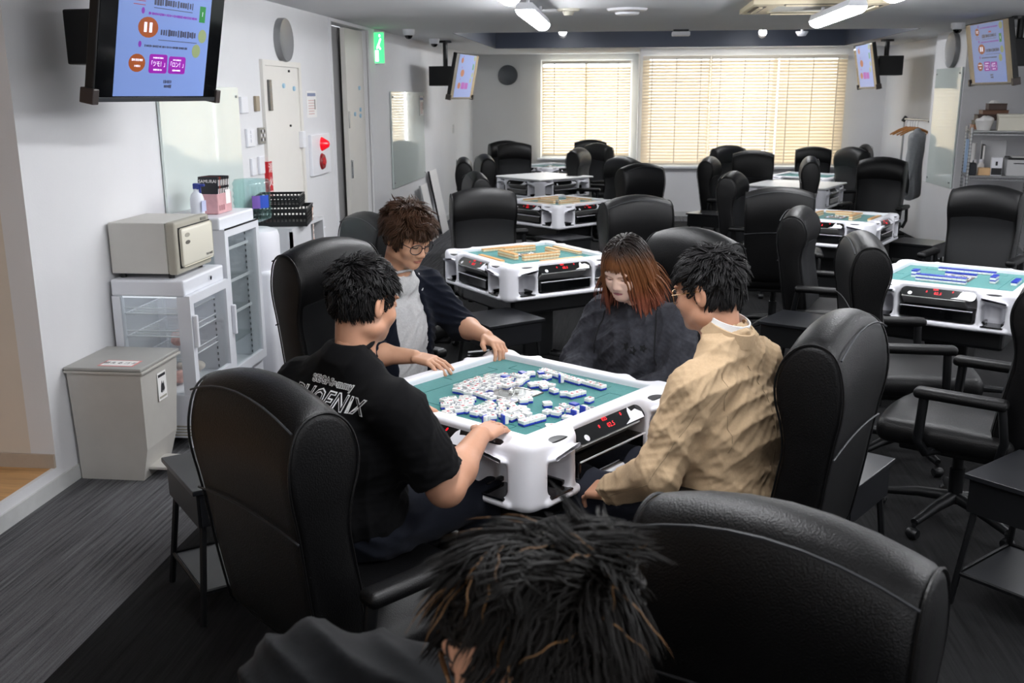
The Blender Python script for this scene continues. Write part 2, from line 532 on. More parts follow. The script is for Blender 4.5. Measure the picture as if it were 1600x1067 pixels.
struct(MB().box(LX, XS, YL - 0.012, YL, 0, 0.075).box(XS - 0.012, RXW, YR - 0.012, YR, 0, 0.075).build('baseboard_far', BASEB), 'grey baseboard of the far wall')
# right side
struct(MB().box(RXW, RXW + 0.12, 12.3, YR, 0, CZ).build('wall_right', WALL), 'white right wall behind the coat rack')
struct(MB().box(3.56, 4.4, 11.3, 12.4, 0, CZ).build('wall_column', WALL), 'white column with glass board and clock')
struct(MB().box(3.545, 3.56, 11.285, 12.4, 0.0, 0.80).build('trim_2', WALL), 'white dado panel at the foot of the column')
struct(MB().box(4.28, 4.4, -2.6, 11.3, 0, CZ).build('wall_alcove', WALL), 'white wall beside the shelf rack')
struct(MB().box(-5.2, 4.4, -2.7, -2.6, 0, CZ).build('wall_back', WALL), 'white back wall')
struct(MB().box(-5.3, -5.2, -2.7, 4.2, 0, CZ).build('wall_entry_side', BEIGE), 'beige side wall of the entry')
# ceiling with the raised bay
mb = MB()
mb.box(-5.3, 4.5, -2.7, RY0, CZ, CZ + 0.1).box(-2.8, RX0, RY0, RY1, CZ, CZ + 0.1).box(RX1, 4.5, RY0, RY1, CZ, CZ + 0.1).box(-2.8, 4.5, RY1, 17.5, CZ, CZ + 0.1)
mb.box(RX0 - 0.1, RX1 + 0.1, RY0 - 0.1, RY1 + 0.1, RZ1, RZ1 + 0.06)
struct(mb.build('ceiling', CEIL), 'light grey ceiling')
mb = MB()
t = 0.012
mb.box(RX0, RX0 + t, RY0, RY1, CZ, RZ1).box(RX1 - t, RX1, RY0, RY1, CZ, RZ1).box(RX0, RX1, RY1 - t, RY1, CZ, RZ1).box(RX0, RX1, RY0, RY0 + t, CZ + 0.1, RZ1)
struct(mb.build('trim_3', NAVY), 'dark navy sides of the raised ceiling bay')

# windows: frame, sill, panes
def window(name, w, Y, mull, label):
    x0, x1, z0, z1 = w
    e = empty(name, ((x0 + x1) / 2, Y + 0.1, z0)); struct(e, label)
    cx = (x0 + x1) / 2
    f = MB(); q = 0.045
    f.box(x0 - cx, x0 - cx + q, -0.03, 0.03, 0, z1 - z0).box(x1 - cx - q, x1 - cx, -0.03, 0.03, 0, z1 - z0)
    f.box(x0 - cx + q, x1 - cx - q, -0.03, 0.03, 0, q).box(x0 - cx + q, x1 - cx - q, -0.03, 0.03, z1 - z0 - q, z1 - z0)
    for m in mull: f.box(m - cx - 0.03, m - cx + 0.03, -0.028, 0.028, q, z1 - z0 - q)
    f.build('window_frame', WHITE2, e)
    MB().box(x0 - cx - 0.05, x1 - cx + 0.05, -0.17, -0.02, -0.03, 0.0).build('window_sill', WHITE2, e)
    xs = [x0] + list(mull) + [x1]
    for a, b in zip(xs[:-1], xs[1:]):
        MB().box(a - cx + 0.03, b - cx - 0.03, -0.004, 0.004, 0.04, z1 - z0 - 0.04).build('pane', GLASS, e)
window('window_1', wl, YL, [-0.67], 'left window behind a cream blind')
window('window_2', wr, YR, [1.24, 2.18], 'wide right window behind three cream blinds')

_slat = {}
def blind(x0, x1, z0, z1, Y, pitch, tilt, label):
    e = empty('venetian_blind', ((x0 + x1) / 2, Y, z0))
    tag(e, label, 'blind', 'cream venetian blinds')
    w = (x1 - x0) / 2; H = z1 - z0
    MB().rbox(-w, w, -0.03, 0.03, H - 0.05, H, 0.004).build('head_rail', SHELLMAT, e)
    MB().rbox(-w, w, -0.022, 0.022, 0.0, 0.022, 0.004).build('bottom_rail', SHELLMAT, e)
    key = round(w, 3)
    me = None
    n = int((H - 0.08) / pitch)
    for i in range(n):
        z = 0.045 + pitch * i
        if me is None:
            o = MB().add([(-w, -0.025, 0), (w, -0.025, 0), (-w, 0, 0.0035), (w, 0, 0.0035), (-w, 0.025, 0), (w, 0.025, 0),
                          (-w, -0.025, -0.0025), (w, -0.025, -0.0025), (-w, 0, 0.001), (w, 0, 0.001), (-w, 0.025, -0.0025), (w, 0.025, -0.0025)],
                         [(0, 1, 3, 2), (2, 3, 5, 4), (8, 9, 7, 6), (10, 11, 9, 8), (0, 6, 7, 1), (4, 5, 11, 10), (0, 2, 8, 6), (2, 4, 10, 8), (1, 7, 9, 3), (3, 9, 11, 5)]).build('slat', SLAT, e)
            me = o.data
        else:
            o = link('slat', me, e)
        o.location = (0, 0, z); o.rotation_euler = (R(tilt), 0, 0)
    for k in (-0.72, 0.0, 0.72):
        MB().box(k * w - 0.007, k * w + 0.007, -0.03, -0.0275, 0.01, H - 0.04).build('ladder_tape', SHELLMAT, e)
    return e
blind(-1.40, 0.07, 0.80, 2.36, YL - 0.09, 0.0465, 58, 'cream slatted blind left of the white wall return, nearest the grey clock wall')
blind(0.24, 1.225, 0.79, 2.36, YR - 0.09, 0.0465, 60, 'leftmost cream slatted blind of the three on the wide window')
blind(1.235, 2.20, 0.79, 2.36, YR - 0.09, 0.0465, 58, 'middle cream slatted blind of the three on the wide window')
blind(2.21, 3.17, 0.79, 2.36, YR - 0.09, 0.0465, 63, 'rightmost cream slatted blind of the three, a little darker')

# doors
d = empty('door_1', (LX, 7.5, 0)); struct(d, 'white hinged door with closer and lock box')
MB().box(-0.02, 0.025, -0.43, -0.38, 0, 2.06).box(-0.02, 0.025, 0.38, 0.43, 0, 2.06).box(-0.02, 0.025, -0.38, 0.38, 2.02, 2.06).build('door_frame', FRAMEW, d)
MB().box(-0.02, 0.012, -0.378, 0.378, 0.01, 2.018).build('door_leaf', FRAMEW, d)
MB().rbox(0.012, 0.03, -0.33, -0.27, 1.70, 1.92, 0.004).build('vision_panel', mat('dark_glass', '#5b5a58', 0.1, coat=0.5), d)
MB().rbox(0.012, 0.05, 0.33, 0.40, 1.40, 1.53, 0.006).build('lock_box', WHITE2, d)
for (y, z, m_) in ((0.02, 1.88, 'b'), (0.26, 1.86, 'b'), (0.16, 1.99, 'k'), (0.13, 1.58, 'k')):
    MB().lathe([(0.0, 0.012), (0.018 if m_ == 'b' else 0.009, 0.012), (0.018 if m_ == 'b' else 0.009, 0)], 12, 0, T(0.012, y, z) @ RY(90)).build('magnet', mat('blue_magnet', '#9cc4dd', 0.4) if m_ == 'b' else BLACK, d)
d = empty('door_2', (LX, 9.5, 0)); struct(d, 'white sliding door standing half open on a grey passage')
MB().box(-0.14, -0.125, -0.66, 0.65, 0, 2.44).build('passage_wall', GAPG, d)
MB().box(-0.005, 0.02, -0.68, -0.65, 0, 2.44).box(-0.005, 0.02, 0.65, 0.88, 0, 2.44).box(-0.005, 0.02, -0.68, 0.88, 2.44, 2.47).build('door_frame', WALL, d)
MB().box(-0.09, -0.045, 0.0, 0.66, 0.01, 2.43).build('door_leaf', FRAMEW, d)
MB().rbox(-0.046, -0.03, 0.03, 0.075, 1.02, 1.2, 0.004).build('door_handle', CHROME, d)
MB().rbox(-0.046, -0.035, 0.03, 0.06, 1.5, 1.66, 0.003).build('lock_plate', STEEL, d)
for (y, z) in ((0.25, 1.63), (0.46, 1.67), (0.45, 1.61), (0.45, 1.88)):
    MB().lathe([(0.0, 0.012), (0.02, 0.012), (0.02, 0)], 12, 0, T(-0.045, y, z) @ RY(90)).build('magnet', mat('blue_magnet', '#9cc4dd', 0.4), d)

# ------------------------------------------------------------------ ceiling things
LAMP = mat('lamp_diffuser', '#fbfcff', 0.4, emit=TUBE_STRENGTH)
def fluor(x, y0, y1, label):
    z = 2.30
    e = empty('ceiling_lamp', (x, (y0 + y1) / 2, z)); tag(e, label, 'lamp', 'white batten ceiling lamps')
    h = (y1 - y0) / 2
    MB().prism([(-0.05, 0.10), (0.05, 0.10), (0.064, 0.055), (-0.064, 0.055)], -h, h, 'y').build('housing', WHITE2, e)
    MB().prism([(0.062 * math.cos(R(a)), 0.055 + 0.05 * math.sin(R(a))) for a in range(180, 361, 20)], -h + 0.01, h - 0.01, 'y').build('diffuser', LAMP, e, smooth=40)
    for s in (-1, 1):
        MB().tube([(0, s * h * 0.7, 0.1), (0, s * h * 0.7, CZ - z + 0.002)], 0.012).build('suspension_rod', WHITE2, e)
    return e
fluor(-0.68, 6.85, 8.3, 'lit white batten lamp on the ceiling left of the smoke detector')
fluor(1.47, 6.9, 8.3, 'lit white batten lamp beside the air conditioner')
fluor(-0.68, 4.6, 6.0, 'lit white batten lamp cut off by the top edge, left of the air vent')
fluor(1.50, 4.75, 6.15, 'lit white batten lamp cut off by the top edge, right of the air conditioner')
for (x, l) in ((-0.6, 'left'), (1.7, 'right')):  # hidden battens added to brighten the far end of the room
    o_ = fluor(x, 12.3, 13.7, 'unseen batten lamp added inside the raised ceiling bay to light the far end, %s one' % l); o_.location.z = 2.64
    for c_ in children(o_):
        if c_.name.startswith('suspension'): bpy.data.objects.remove(c_)
for (x, y, l) in ((-0.15, 2.3, 'above the front players'), (1.6, 2.1, 'right of the near seats'), (-0.68, -1.2, 'behind the camera on the left'), (1.5, -0.9, 'behind the camera on the right'), (3.4, 3.4, 'over the right aisle'), (3.4, 6.4, 'before the shelf rack')):
    fluor(x, y - 0.7, y + 0.7, 'lit white batten lamp out of the picture ' + l)

def spot(x, y, z, label, power):
    e = empty('ceiling_spotlight', (x, y, z)); tag(e, label, 'spotlight', 'spotlights in the raised ceiling bay')
    M = RX(-118)
    MB().lathe([(0.0, -0.10), (0.03, -0.10), (0.05, -0.06), (0.055, 0.0), (0.05, 0.0)], 18, 0, RX(62)).build('housing', WHITE2, e, smooth=40)
    MB().lathe([(0.0, 0.004), (0.05, 0.004), (0.05, 0)], 18, 0, RX(62)).build('lens', mat('spot_lens', '#ffffff', 0.3, emit=25), e)
    MB().tube([(0, 0, 0), (0, 0, RZ1 - z)], 0.012).build('stem', WHITE2, e)
    ld = bpy.data.lights.new('spot_beam', 'SPOT'); ld.energy = power; ld.spot_size = R(75); ld.spot_blend = 0.6; ld.shadow_soft_size = 0.04
    lo = bpy.data.objects.new('spot_beam', ld); COL.objects.link(lo); lo.parent = e
    lo.location = (0, 0.03, -0.05); lo.rotation_euler = (R(78), 0, 0)
spot(-0.882, 14.2, 2.645, 'small lit spotlight shining on the navy bay wall, left one', SPOT_POWER)
spot(1.812, 14.2, 2.618, 'small lit spotlight shining on the navy bay wall, right one', SPOT_POWER)

tag(MB().lathe([(0.0, -0.06), (0.05, -0.055), (0.075, -0.02), (0.08, 0.0)], 20).build('smoke_detector', WHITE2, smooth=50, loc=(2.26, 13.8, RZ1)), 'white domed detector in the raised ceiling bay', 'detector')
bpy.data.objects['smoke_detector'].location.z = 2.60
MB().tube([(0, 0, 0), (0, 0, 0.18)], 0.015).build('stem', WHITE2, bpy.data.objects['smoke_detector'])
e = empty('smoke_alarm', (-0.475, 8.34, CZ)); tag(e, 'cream smoke detector on the ceiling beside the batten lamp', 'detector')
MB().lathe([(0.0, -0.02), (0.085, -0.016), (0.095, 0)], 24).build('base', CREAM, e, smooth=40)
MB().lathe([(0.0, -0.05), (0.035, -0.05), (0.05, -0.018)], 20).build('sensor_head', TAUPE, e, smooth=40)
e = empty('air_vent', (-0.005, 8.4, CZ)); tag(e, 'round white air vent on the ceiling', 'vent')
MB().lathe([(0.11, -0.012), (0.15, -0.016), (0.165, 0.0)], 28).build('ring', WHITE2, e, smooth=40)
MB().lathe([(0.0, -0.05), (0.09, -0.045), (0.1, -0.03), (0.0, -0.028)], 28).build('disc', WHITE2, e, smooth=40)
e = empty('ceiling_sensor_box', (0.565, 11.1, CZ)); tag(e, 'white rectangular sensor box hanging under the ceiling edge', 'sensor')
MB().rbox(-0.095, 0.095, -0.06, 0.06, -0.065, -0.02, 0.01).build('cover', WHITE2, e)
MB().box(-0.08, 0.08, -0.05, 0.05, -0.02, 0).build('bracket', BLACK, e)

e = empty('air_conditioner', (1.41, 8.2, CZ)); tag(e, 'beige four-way ceiling air conditioner with grey intake', 'air conditioner')
ACB = mat('ac_beige', '#cfc3a8', 0.5, var=0.05, vscale=3)
mb = MB()
for (a, b, c_, d_) in ((-0.5, 0.5, -0.47, -0.29), (-0.5, 0.5, 0.29, 0.47), (-0.5, -0.3, -0.29, 0.29), (0.3, 0.5, -0.29, 0.29)):
    mb.box(a, b, c_, d_, -0.035, 0)
mb.build('panel', ACB, e)
MB().box(-0.3, 0.3, -0.29, 0.29, -0.02, 0).build('grille_backing', mat('ac_intake_grey', '#8b8a86', 0.6), e)
for i in range(12):
    y = -0.27 + 0.049 * i
    MB().box(-0.29, 0.29, y, y + 0.02, -0.032, -0.018).build('grille_slat', mat('ac_slat_grey', '#a09f99', 0.5), e)
for (a, b, c_, d_) in ((-0.27, 0.27, -0.44, -0.36), (-0.27, 0.27, 0.36, 0.44), (-0.46, -0.38, -0.27, 0.27), (0.38, 0.46, -0.27, 0.27)):
    MB().box(a, b, c_, d_, -0.037, -0.034).build('air_outlet', BLACK, e)
    if b - a > d_ - c_: MB().box(a + 0.01, b - 0.01, (c_ + d_) / 2 - 0.012, (c_ + d_) / 2 + 0.012, -0.047, -0.036).build('vane', ACB, e)
    else: MB().box((a + b) / 2 - 0.012, (a + b) / 2 + 0.012, c_ + 0.01, d_ - 0.01, -0.047, -0.036).build('vane', ACB, e)

def dome(x, y, label):
    e = empty('dome_camera', (x, y, CZ)); tag(e, label, 'camera', 'dome cameras on the ceiling')
    MB().lathe([(0.0, -0.06), (0.045, -0.06), (0.06, -0.045), (0.065, 0)], 20).build('housing', WHITE2, e, smooth=40)
    MB().lathe([(0.0, -0.098), (0.025, -0.092), (0.04, -0.075), (0.044, -0.058)], 20).build('dome', GLOSSB, e, smooth=60)
dome(-2.27, 10.6, 'white dome camera on the ceiling near the green exit sign')
dome(-2.33, 12.35, 'white dome camera on the ceiling above the left hanging screen pole')
dome(3.21, 10.54, 'white dome camera on the ceiling above the column clock')

# ------------------------------------------------------------------ television screens
SCR = mat('screen_blue_white', '#7088c0', 0.3, emit=0.24)
ORG = mat('screen_orange', '#a04e1c', 0.3, emit=0.10)
MAG = mat('screen_magenta', '#8f10a0', 0.3, emit=0.18)
PUR = mat('screen_purple', '#7a2aa0', 0.3, emit=0.2)
GRN = mat('screen_green', '#1f8038', 0.3, emit=0.15)
SAGE = mat('screen_sage', '#8d9a6c', 0.3, emit=0.12)
SINK = mat('screen_ink', '#3b3f58', 0.3, emit=0.15)
SWHT = mat('screen_white', '#eceaff', 0.3, emit=0.45)
SRED = mat('screen_red', '#8a2e3c', 0.3, emit=0.4)
def tv(x, y, zb, az, label, drop_xy, full):
    """az: the way the screen faces; origin at the lower edge of the set"""
    e = empty('wall_screen', (x, y, zb), R(az + 90)); tag(e, label, 'television', 'hanging screens')
    W, H = 0.48, 0.555
    tl = T(0, 0.02, 0) @ RX(11)
    def add(name, mb, m, parent=e, **k): return mb.build(name, m, parent, **k)
    MB().rbox(-W, W, 0.0, 0.045, 0, H, 0.006, 0, tl).build('casing', BLACK, e)
    MB().box(-W + 0.008, W - 0.008, -0.002, 0.001, 0.014, H - 0.008, 0, tl).build('screen_glass', GLOSSB, e)
    MB().box(-W, W, -0.006, 0.01, -0.004, 0.014, 0, tl).build('lower_bezel', mat('bezel_grey', '#4a4c50', 0.3, metal=0.5), e)
    for s in (-1, 1):
        MB().rbox(s * W - 0.02, s * W + 0.02, -0.015, 0.05, -0.014, 0.05, 0.004, 0, tl).build('corner_bracket', mat('bracket_brown', '#3a3230', 0.4), e)
    sl = empty('slide'); 
    bpy.data.objects.remove(sl)
    x0, x1, z0, z1 = -0.355, 0.355, 0.02, H - 0.012
    slide = MB().box(x0, x1, -0.0035, -0.002, z0, z1, 0, tl).build('slide', SCR, e)
    def U(u, t): return x0 + u * (x1 - x0), z0 + t * (z1 - z0)
    def shape(name, poly, m, lv=1):
        pts = [U(*p) for p in poly]
        MB().prism(pts, -0.0035 - 0.0004 * lv, -0.0035, 'y', 0, tl).build(name, m, slide)
    def ell(cu, ct, ru, rt, n=18): return [(cu + ru * math.cos(2 * math.pi * k / n), ct + rt * math.sin(2 * math.pi * k / n)) for k in range(n)]
    rows = 1 if full else 0
    shape('speech_bubble', ell(0.215, 0.275, 0.085, 0.075), ORG); shape('speech_bubble', ell(0.305, 0.57, 0.105, 0.085), ORG); shape('speech_bubble', ell(0.205, 0.865, 0.065, 0.065), ORG)
    shape('caption_box', rrect(0.34, 0.535, 0.195, 0.355, 0.02), MAG); shape('caption_box', rrect(0.553, 0.745, 0.195, 0.345, 0.02), MAG)
    for (a, b) in ((0.86, 0.405), (0.92, 0.54), (0.93, 0.93)): shape('speech_bubble', ell(a, b, 0.05, 0.06), SAGE)
    shape('green_tile', [(0.865, 0.66), (0.935, 0.66), (0.935, 0.80), (0.865, 0.80)], GRN)
    for (u, t_) in ((0.23, 0.43), (0.24, 0.70), (0.25, 0.955)): shape('number_badge', ell(u, t_, 0.016, 0.026), PUR)
    if full:
        # rows of small print, too fine to read: plain strokes
        def greek(u0, u1, t_, hgt, m, step, seed):
            rr = random.Random(seed); mb = MB(); u = u0
            while u < u1:
                w = step * rr.uniform(0.45, 0.9)
                hh = hgt * rr.uniform(0.7, 1.0)
                a, z = U(u, t_ - hh / 2); b, zz = U(min(u + w, u1), t_ + hh / 2)
                mb.box(a, b, -0.0041, -0.0035, z, zz, 0, tl); u += step
            mb.build('small_print', m, slide)
        greek(0.28, 0.75, 0.42, 0.02, SINK, 0.017, 1); greek(0.30, 0.84, 0.685, 0.022, PUR, 0.017, 2); greek(0.30, 0.84, 0.925, 0.022, PUR, 0.017, 3)
        greek(0.44, 0.84, 0.54, 0.06, SINK, 0.027, 4); greek(0.35, 0.78, 0.785, 0.06, SINK, 0.028, 5)
        for (a, b, t_) in ((0.42, 0.86, 0.475), (0.35, 0.78, 0.735), (0.14, 0.26, 0.775), (0.14, 0.26, 0.745)): shape('rule', [(a, t_ - 0.003), (b, t_ - 0.003), (b, t_ + 0.003), (a, t_ + 0.003)], SRED if a < 0.2 else SINK)
        shape('red_tag', [(0.56, 0.835), (0.64, 0.835), (0.64, 0.862), (0.56, 0.862)], SRED)
        greek(0.16, 0.27, 0.30, 0.02, SWHT, 0.013, 6); greek(0.19, 0.25, 0.25, 0.02, SWHT, 0.013, 7); greek(0.165, 0.245, 0.88, 0.016, SWHT, 0.012, 8); greek(0.175, 0.24, 0.855, 0.016, SWHT, 0.012, 9)
        for u in (0.275, 0.33): shape('white_tile', [(u - 0.014, 0.53), (u + 0.014, 0.53), (u + 0.014, 0.61), (u - 0.014, 0.61)], SWHT, 2)
        greek(0.38, 0.49, 0.325, 0.014, SWHT, 0.012, 10); greek(0.39, 0.48, 0.225, 0.016, SWHT, 0.012, 11); greek(0.60, 0.69, 0.315, 0.014, SWHT, 0.012, 12); greek(0.60, 0.69, 0.225, 0.016, SWHT, 0.012, 13)
        greek(0.51, 0.60, 0.125, 0.03, SINK, 0.014, 14); greek(0.52, 0.60, 0.085, 0.03, SINK, 0.018, 15)
        for (s, u) in (('「ツモ！」', 0.4375), ('「ロン！」', 0.649)):
            a, b = U(u, 0.272)
            vs_, fs_ = text_mb(s, 0.028, 0.0003)
            MB().add(vs_, fs_, 0, tl @ T(a, -0.0044, b) @ RX(90)).build('caption', SWHT, slide)
        a, b = U(0.90, 0.73)
        vs_, fs_ = text_mb('1', 0.03, 0.0003); MB().add(vs_, fs_, 0, tl @ T(a, -0.0044, b) @ RX(90)).build('caption', SWHT, slide)
    # mount behind the set and ceiling pole
    MB().rbox(-0.10, 0.10, 0.0, 0.11, 0.18, 0.36, 0.006).build('mount_arm', BLACK, e)
    MB().rbox(-0.11, 0.11, 0.11, 0.41, 0.16, 0.40, 0.008).build('mount_box', BLACK, e)
    MB().tube([(0, 0.22, 0.40), (0, 0.22, CZ - zb - 0.01)], 0.03, 10).build('ceiling_pole', BLACK, e)
    MB().lathe([(0.0, -0.025), (0.08, -0.025), (0.08, 0.0)], 16, 0, T(0, 0.22, CZ - zb)).build('ceiling_flange', BLACK, e)
    return e
tv(-2.11, 4.47, 1.785, -8, 'large black screen with a blue slide hanging above the towel warmer', None, True)
tv(-2.06, 12.78, 1.765, -8, 'hanging screen seen edge on beside the small wall board, far left', None, False)
tv(3.05, 13.47, 1.875, 181, 'hanging screen seen edge on between the blinds and the coat rack', None, False)
tv(3.27, 9.68, 1.885, 183, 'hanging screen with a blue slide above the steel shelf rack', None, True)

# ------------------------------------------------------------------ things on the walls
def glass_board(name, loc, rz, w, h, label, dot=True):
    e = empty(name, loc, rz); tag(e, label, 'glass board', 'pale green glass boards')
    MB().rbox(-w / 2, w / 2, -0.022, -0.006, 0, h, 0.002).build('pane', GLASSG, e)
    for sx in (-1, 1):
        for sz in (0.06, h - 0.06):
            MB().lathe([(0, 0.012), (0.009, 0.012), (0.009, 0)], 10, 0, T(sx * (w / 2 - 0.05), -0.022, sz) @ RX(90)).build('standoff', STEEL, e)
    MB().box(-w / 2 + 0.03, w / 2 - 0.03, -0.006, 0, 0.05, h - 0.05).build('backing', mat('board_backing', '#c4d4cf', 0.6), e)
    return e
glass_board('wall_glass_board', (LX, 5.995, 0.86), R(90), 1.17, 1.0, 'pale green glass board on the left wall behind the towel warmer and tall fridge')
g2 = glass_board('wall_glass_board', (LX, 11.97, 0.78), R(90), 1.82, 1.07, 'pale green glass board on the left wall between sliding door and far corner')
glass_board('wall_glass_board', (3.56, 11.78, 0.80), R(-90), 0.90, 1.28, 'tall pale green glass board on the column under the clock')

DIALG = mat('clock_dial_grey', '#5d6266', 0.6, var=0.1, vscale=9)
DIALD = mat('clock_dial_dark', '#2b2e32', 0.6)
DIALW = PAPER
def clock(loc, rz, r, face, label):
    e = empty('wall_clock', loc, rz); tag(e, label, 'clock', 'round wall clocks')
    M = RX(90)
    MB().lathe([(r * 0.9, 0.045), (r * 0.97, 0.05), (r, 0.04), (r, 0.0)], 36, 0, M).build('rim', mat('clock_rim', '#8f9092', 0.35, metal=0.4) if face is not DIALD else mat('clock_rim_dark', '#4a4d51', 0.4), e, smooth=40)
    MB().lathe([(0, 0.03), (r * 0.92, 0.03)], 36, 0, M).build('dial', face, e)
    nm = PAPER if face is DIALD else INK
    for k in range(12):
        a = R(30 * k)
        vs_, fs_ = text_mb(str(k or 12), r * 0.24, 0.0008)
        MB().add(vs_, fs_, 0, T(r * 0.72 * math.sin(a), -0.032, r * 0.72 * math.cos(a)) @ RX(90)).build('numeral', nm, e)
    for ang, L in ((140, 0.45), (118, 0.66)):
        MB().prism([(-0.008, -0.02), (0.008, -0.02), (0.004, r * L), (-0.004, r * L)], -0.038, -0.036, 'y', 0, RY(ang)).build('hand', nm, e)
    return e
clock((LX, 7.56, 2.215), R(90), 0.16, mat('clock_dial_mid', '#a2a5a8', 0.4, coat=0.6, var=0.2, vscale=7), 'round grey clock above the white hinged door')
clock((-1.99, YL, 2.14), 0, 0.165, DIALD, 'round dark clock on the grey far wall')
clock((3.56, 11.72, 2.27), R(-90), 0.19, mat('clock_dial_light', '#cfcfca', 0.5), 'round pale clock on the column above its glass board')

e = empty('fire_alarm_panel', (LX, 8.36, 1.15)); tag(e, 'white fire alarm panel with red lamp and red push button on the left wall', 'fire alarm')
MB().rbox(0, 0.03, -0.26, 0.26, 0, 0.34, 0.006).build('panel', WHITE2, e)
MB().lathe([(0, 0.07), (0.025, 0.06), (0.05, 0.02), (0.06, 0.0)], 18, 0, T(0.03, 0.02, 0.255) @ RY(90)).build('lamp', mat('alarm_lamp', '#d81524', 0.15, emit=0.5, coat=0.5), e, smooth=50)
MB().lathe([(0, 0.02), (0.06, 0.018), (0.07, 0.0)], 20, 0, T(0.03, 0.0, 0.11) @ RY(90)).build('push_button', DRED, e, smooth=40)
MB().lathe([(0, 0.012), (0.03, 0.012), (0.035, 0.0)], 14, 0, T(0.048, 0.0, 0.11) @ RY(90)).build('button_cover', RED, e, smooth=40)

def plate(name, y, z, w, h, label, cat, m=WHITE2, extra=None, d=0.02):
    e = empty(name, (LX, y, z)); tag(e, label, cat)
    MB().rbox(0, d, -w / 2, w / 2, 0, h, 0.004).build('plate', m, e)
    if extra: extra(e)
    return e
def sw(e, n=3):
    for k in range(n): MB().rbox(0.02, 0.026, -0.018, 0.018, 0.03 + 0.03 * k, 0.052 + 0.03 * k, 0.002).build('rocker', WHITE, e)
plate('thermostat', 6.70, 1.69, 0.12, 0.11, 'blank white wall plate, upper left of the panels beside the hinged door', 'wall plate')
plate('control_panel', 6.95, 1.70, 0.075, 0.105, 'tan wall control beside the white plate near the hinged door', 'wall control', mat('tan_plate', '#9c8f7b', 0.4))
plate('light_switch', 6.78, 1.46, 0.14, 0.125, 'white light switch panel with rows of rockers near the hinged door', 'light switch', WHITE2, lambda e: sw(e, 3))
plate('key_panel', 7.0, 1.47, 0.11, 0.115, 'grey keypad panel beside the light switches', 'keypad', mat('grey_plate', '#8f8d86', 0.4),
      lambda e: [MB().box(0.02, 0.023, -0.035 + 0.03 * a, -0.015 + 0.03 * a, 0.02 + 0.03 * b, 0.04 + 0.03 * b).build('key', WHITE2 if (a + b) % 2 else BLACK, e) for a in range(3) for b in range(3)])
plate('power_outlet', 6.80, 1.26, 0.07, 0.12, 'narrow white socket plate under the light switches', 'socket')
plate('data_outlet', 6.96, 1.26, 0.10, 0.125, 'wider white socket plate left of the red sign', 'socket')

e = empty('fire_extinguisher_sign', (LX, 7.05, 1.02)); tag(e, 'narrow red vertical sign with white characters beside the hinged door', 'sign')
e.location = (LX + 0.03, 7.085, 1.04)
MB().box(-0.03, 0, -0.04, 0.04, 0, 0.30).build('board', RED, e)
for i, ch in enumerate('消火器'):
    vs_, fs_ = text_mb(ch, 0.075, 0.0006)
    MB().add(vs_, fs_, 0, T(0.001, 0, 0.25 - 0.1 * i) @ RZ(90) @ RX(90)).build('character', PAPER, e)

def poster(loc, rz, w, h, label, parent=None):
    e = empty('notice', loc, rz); tag(e, label, 'notice', 'small printed notices')
    MB().box(-w / 2, w / 2, -0.004, 0, 0, h).build('sheet', PAPER, e)
    MB().box(-w / 2 + 0.02, w / 2 - 0.02, -0.005, -0.004, h * 0.8, h * 0.92).build('heading_band', mat('slate_blue', '#7d88a8', 0.6), e)
    mb = MB(); rr = random.Random(3)
    for i in range(6):
        for j in range(5):
            mb.box(-w * 0.33 + j * w * 0.12, -w * 0.33 + j * w * 0.12 + w * 0.08, -0.005, -0.004, h * (0.12 + 0.1 * i), h * (0.16 + 0.1 * i))
    mb.build('small_print', mat('rose_ink', '#d9b3ae', 0.7), e)
    MB().box(w * 0.27, w * 0.37, -0.005, -0.004, h * 0.3, h * 0.68).build('grey_block', mat('grey_ink', '#8a8580', 0.7), e)
poster((LX, 8.235, 1.63), R(90), 0.26, 0.215, 'printed notice on the wall above the fire alarm panel')
poster((LX + 0.025, 12.70, 1.56), R(90), 0.24, 0.24, 'small notice on the upper right corner of the second glass board')

e = empty('exit_sign', (LX, 10.42, 2.12)); tag(e, 'lit green emergency exit sign jutting from the left wall', 'exit sign')
EXG = mat('exit_green', '#3fd070', 0.3, emit=1.6)
MB().rbox(0.0, 0.19, 0.0, 0.035, 0, 0.33, 0.006).build('housing', WHITE2, e); e.scale = (0.62, 1, 1)
MB().box(0.012, 0.178, -0.003, 0.001, 0.015, 0.315).build('face', EXG, e)
EXW = mat('exit_white', '#f4fff6', 0.3, emit=2.0)
MB().prism([(0.03, 0.03), (0.085, 0.03), (0.085, 0.14), (0.03, 0.14)], -0.0045, -0.003, 'y').build('door_symbol', EXW, e)
MB().lathe([(0, 0.0015), (0.014, 0.0015), (0.014, 0)], 12, 0, T(0.11, -0.003, 0.285) @ RX(90)).prism([(0.075, 0.2), (0.12, 0.265), (0.135, 0.25), (0.1, 0.19), (0.13, 0.155), (0.115, 0.145), (0.085, 0.17), (0.06, 0.15), (0.05, 0.165)], -0.0045, -0.003, 'y').build('running_figure', EXW, e)

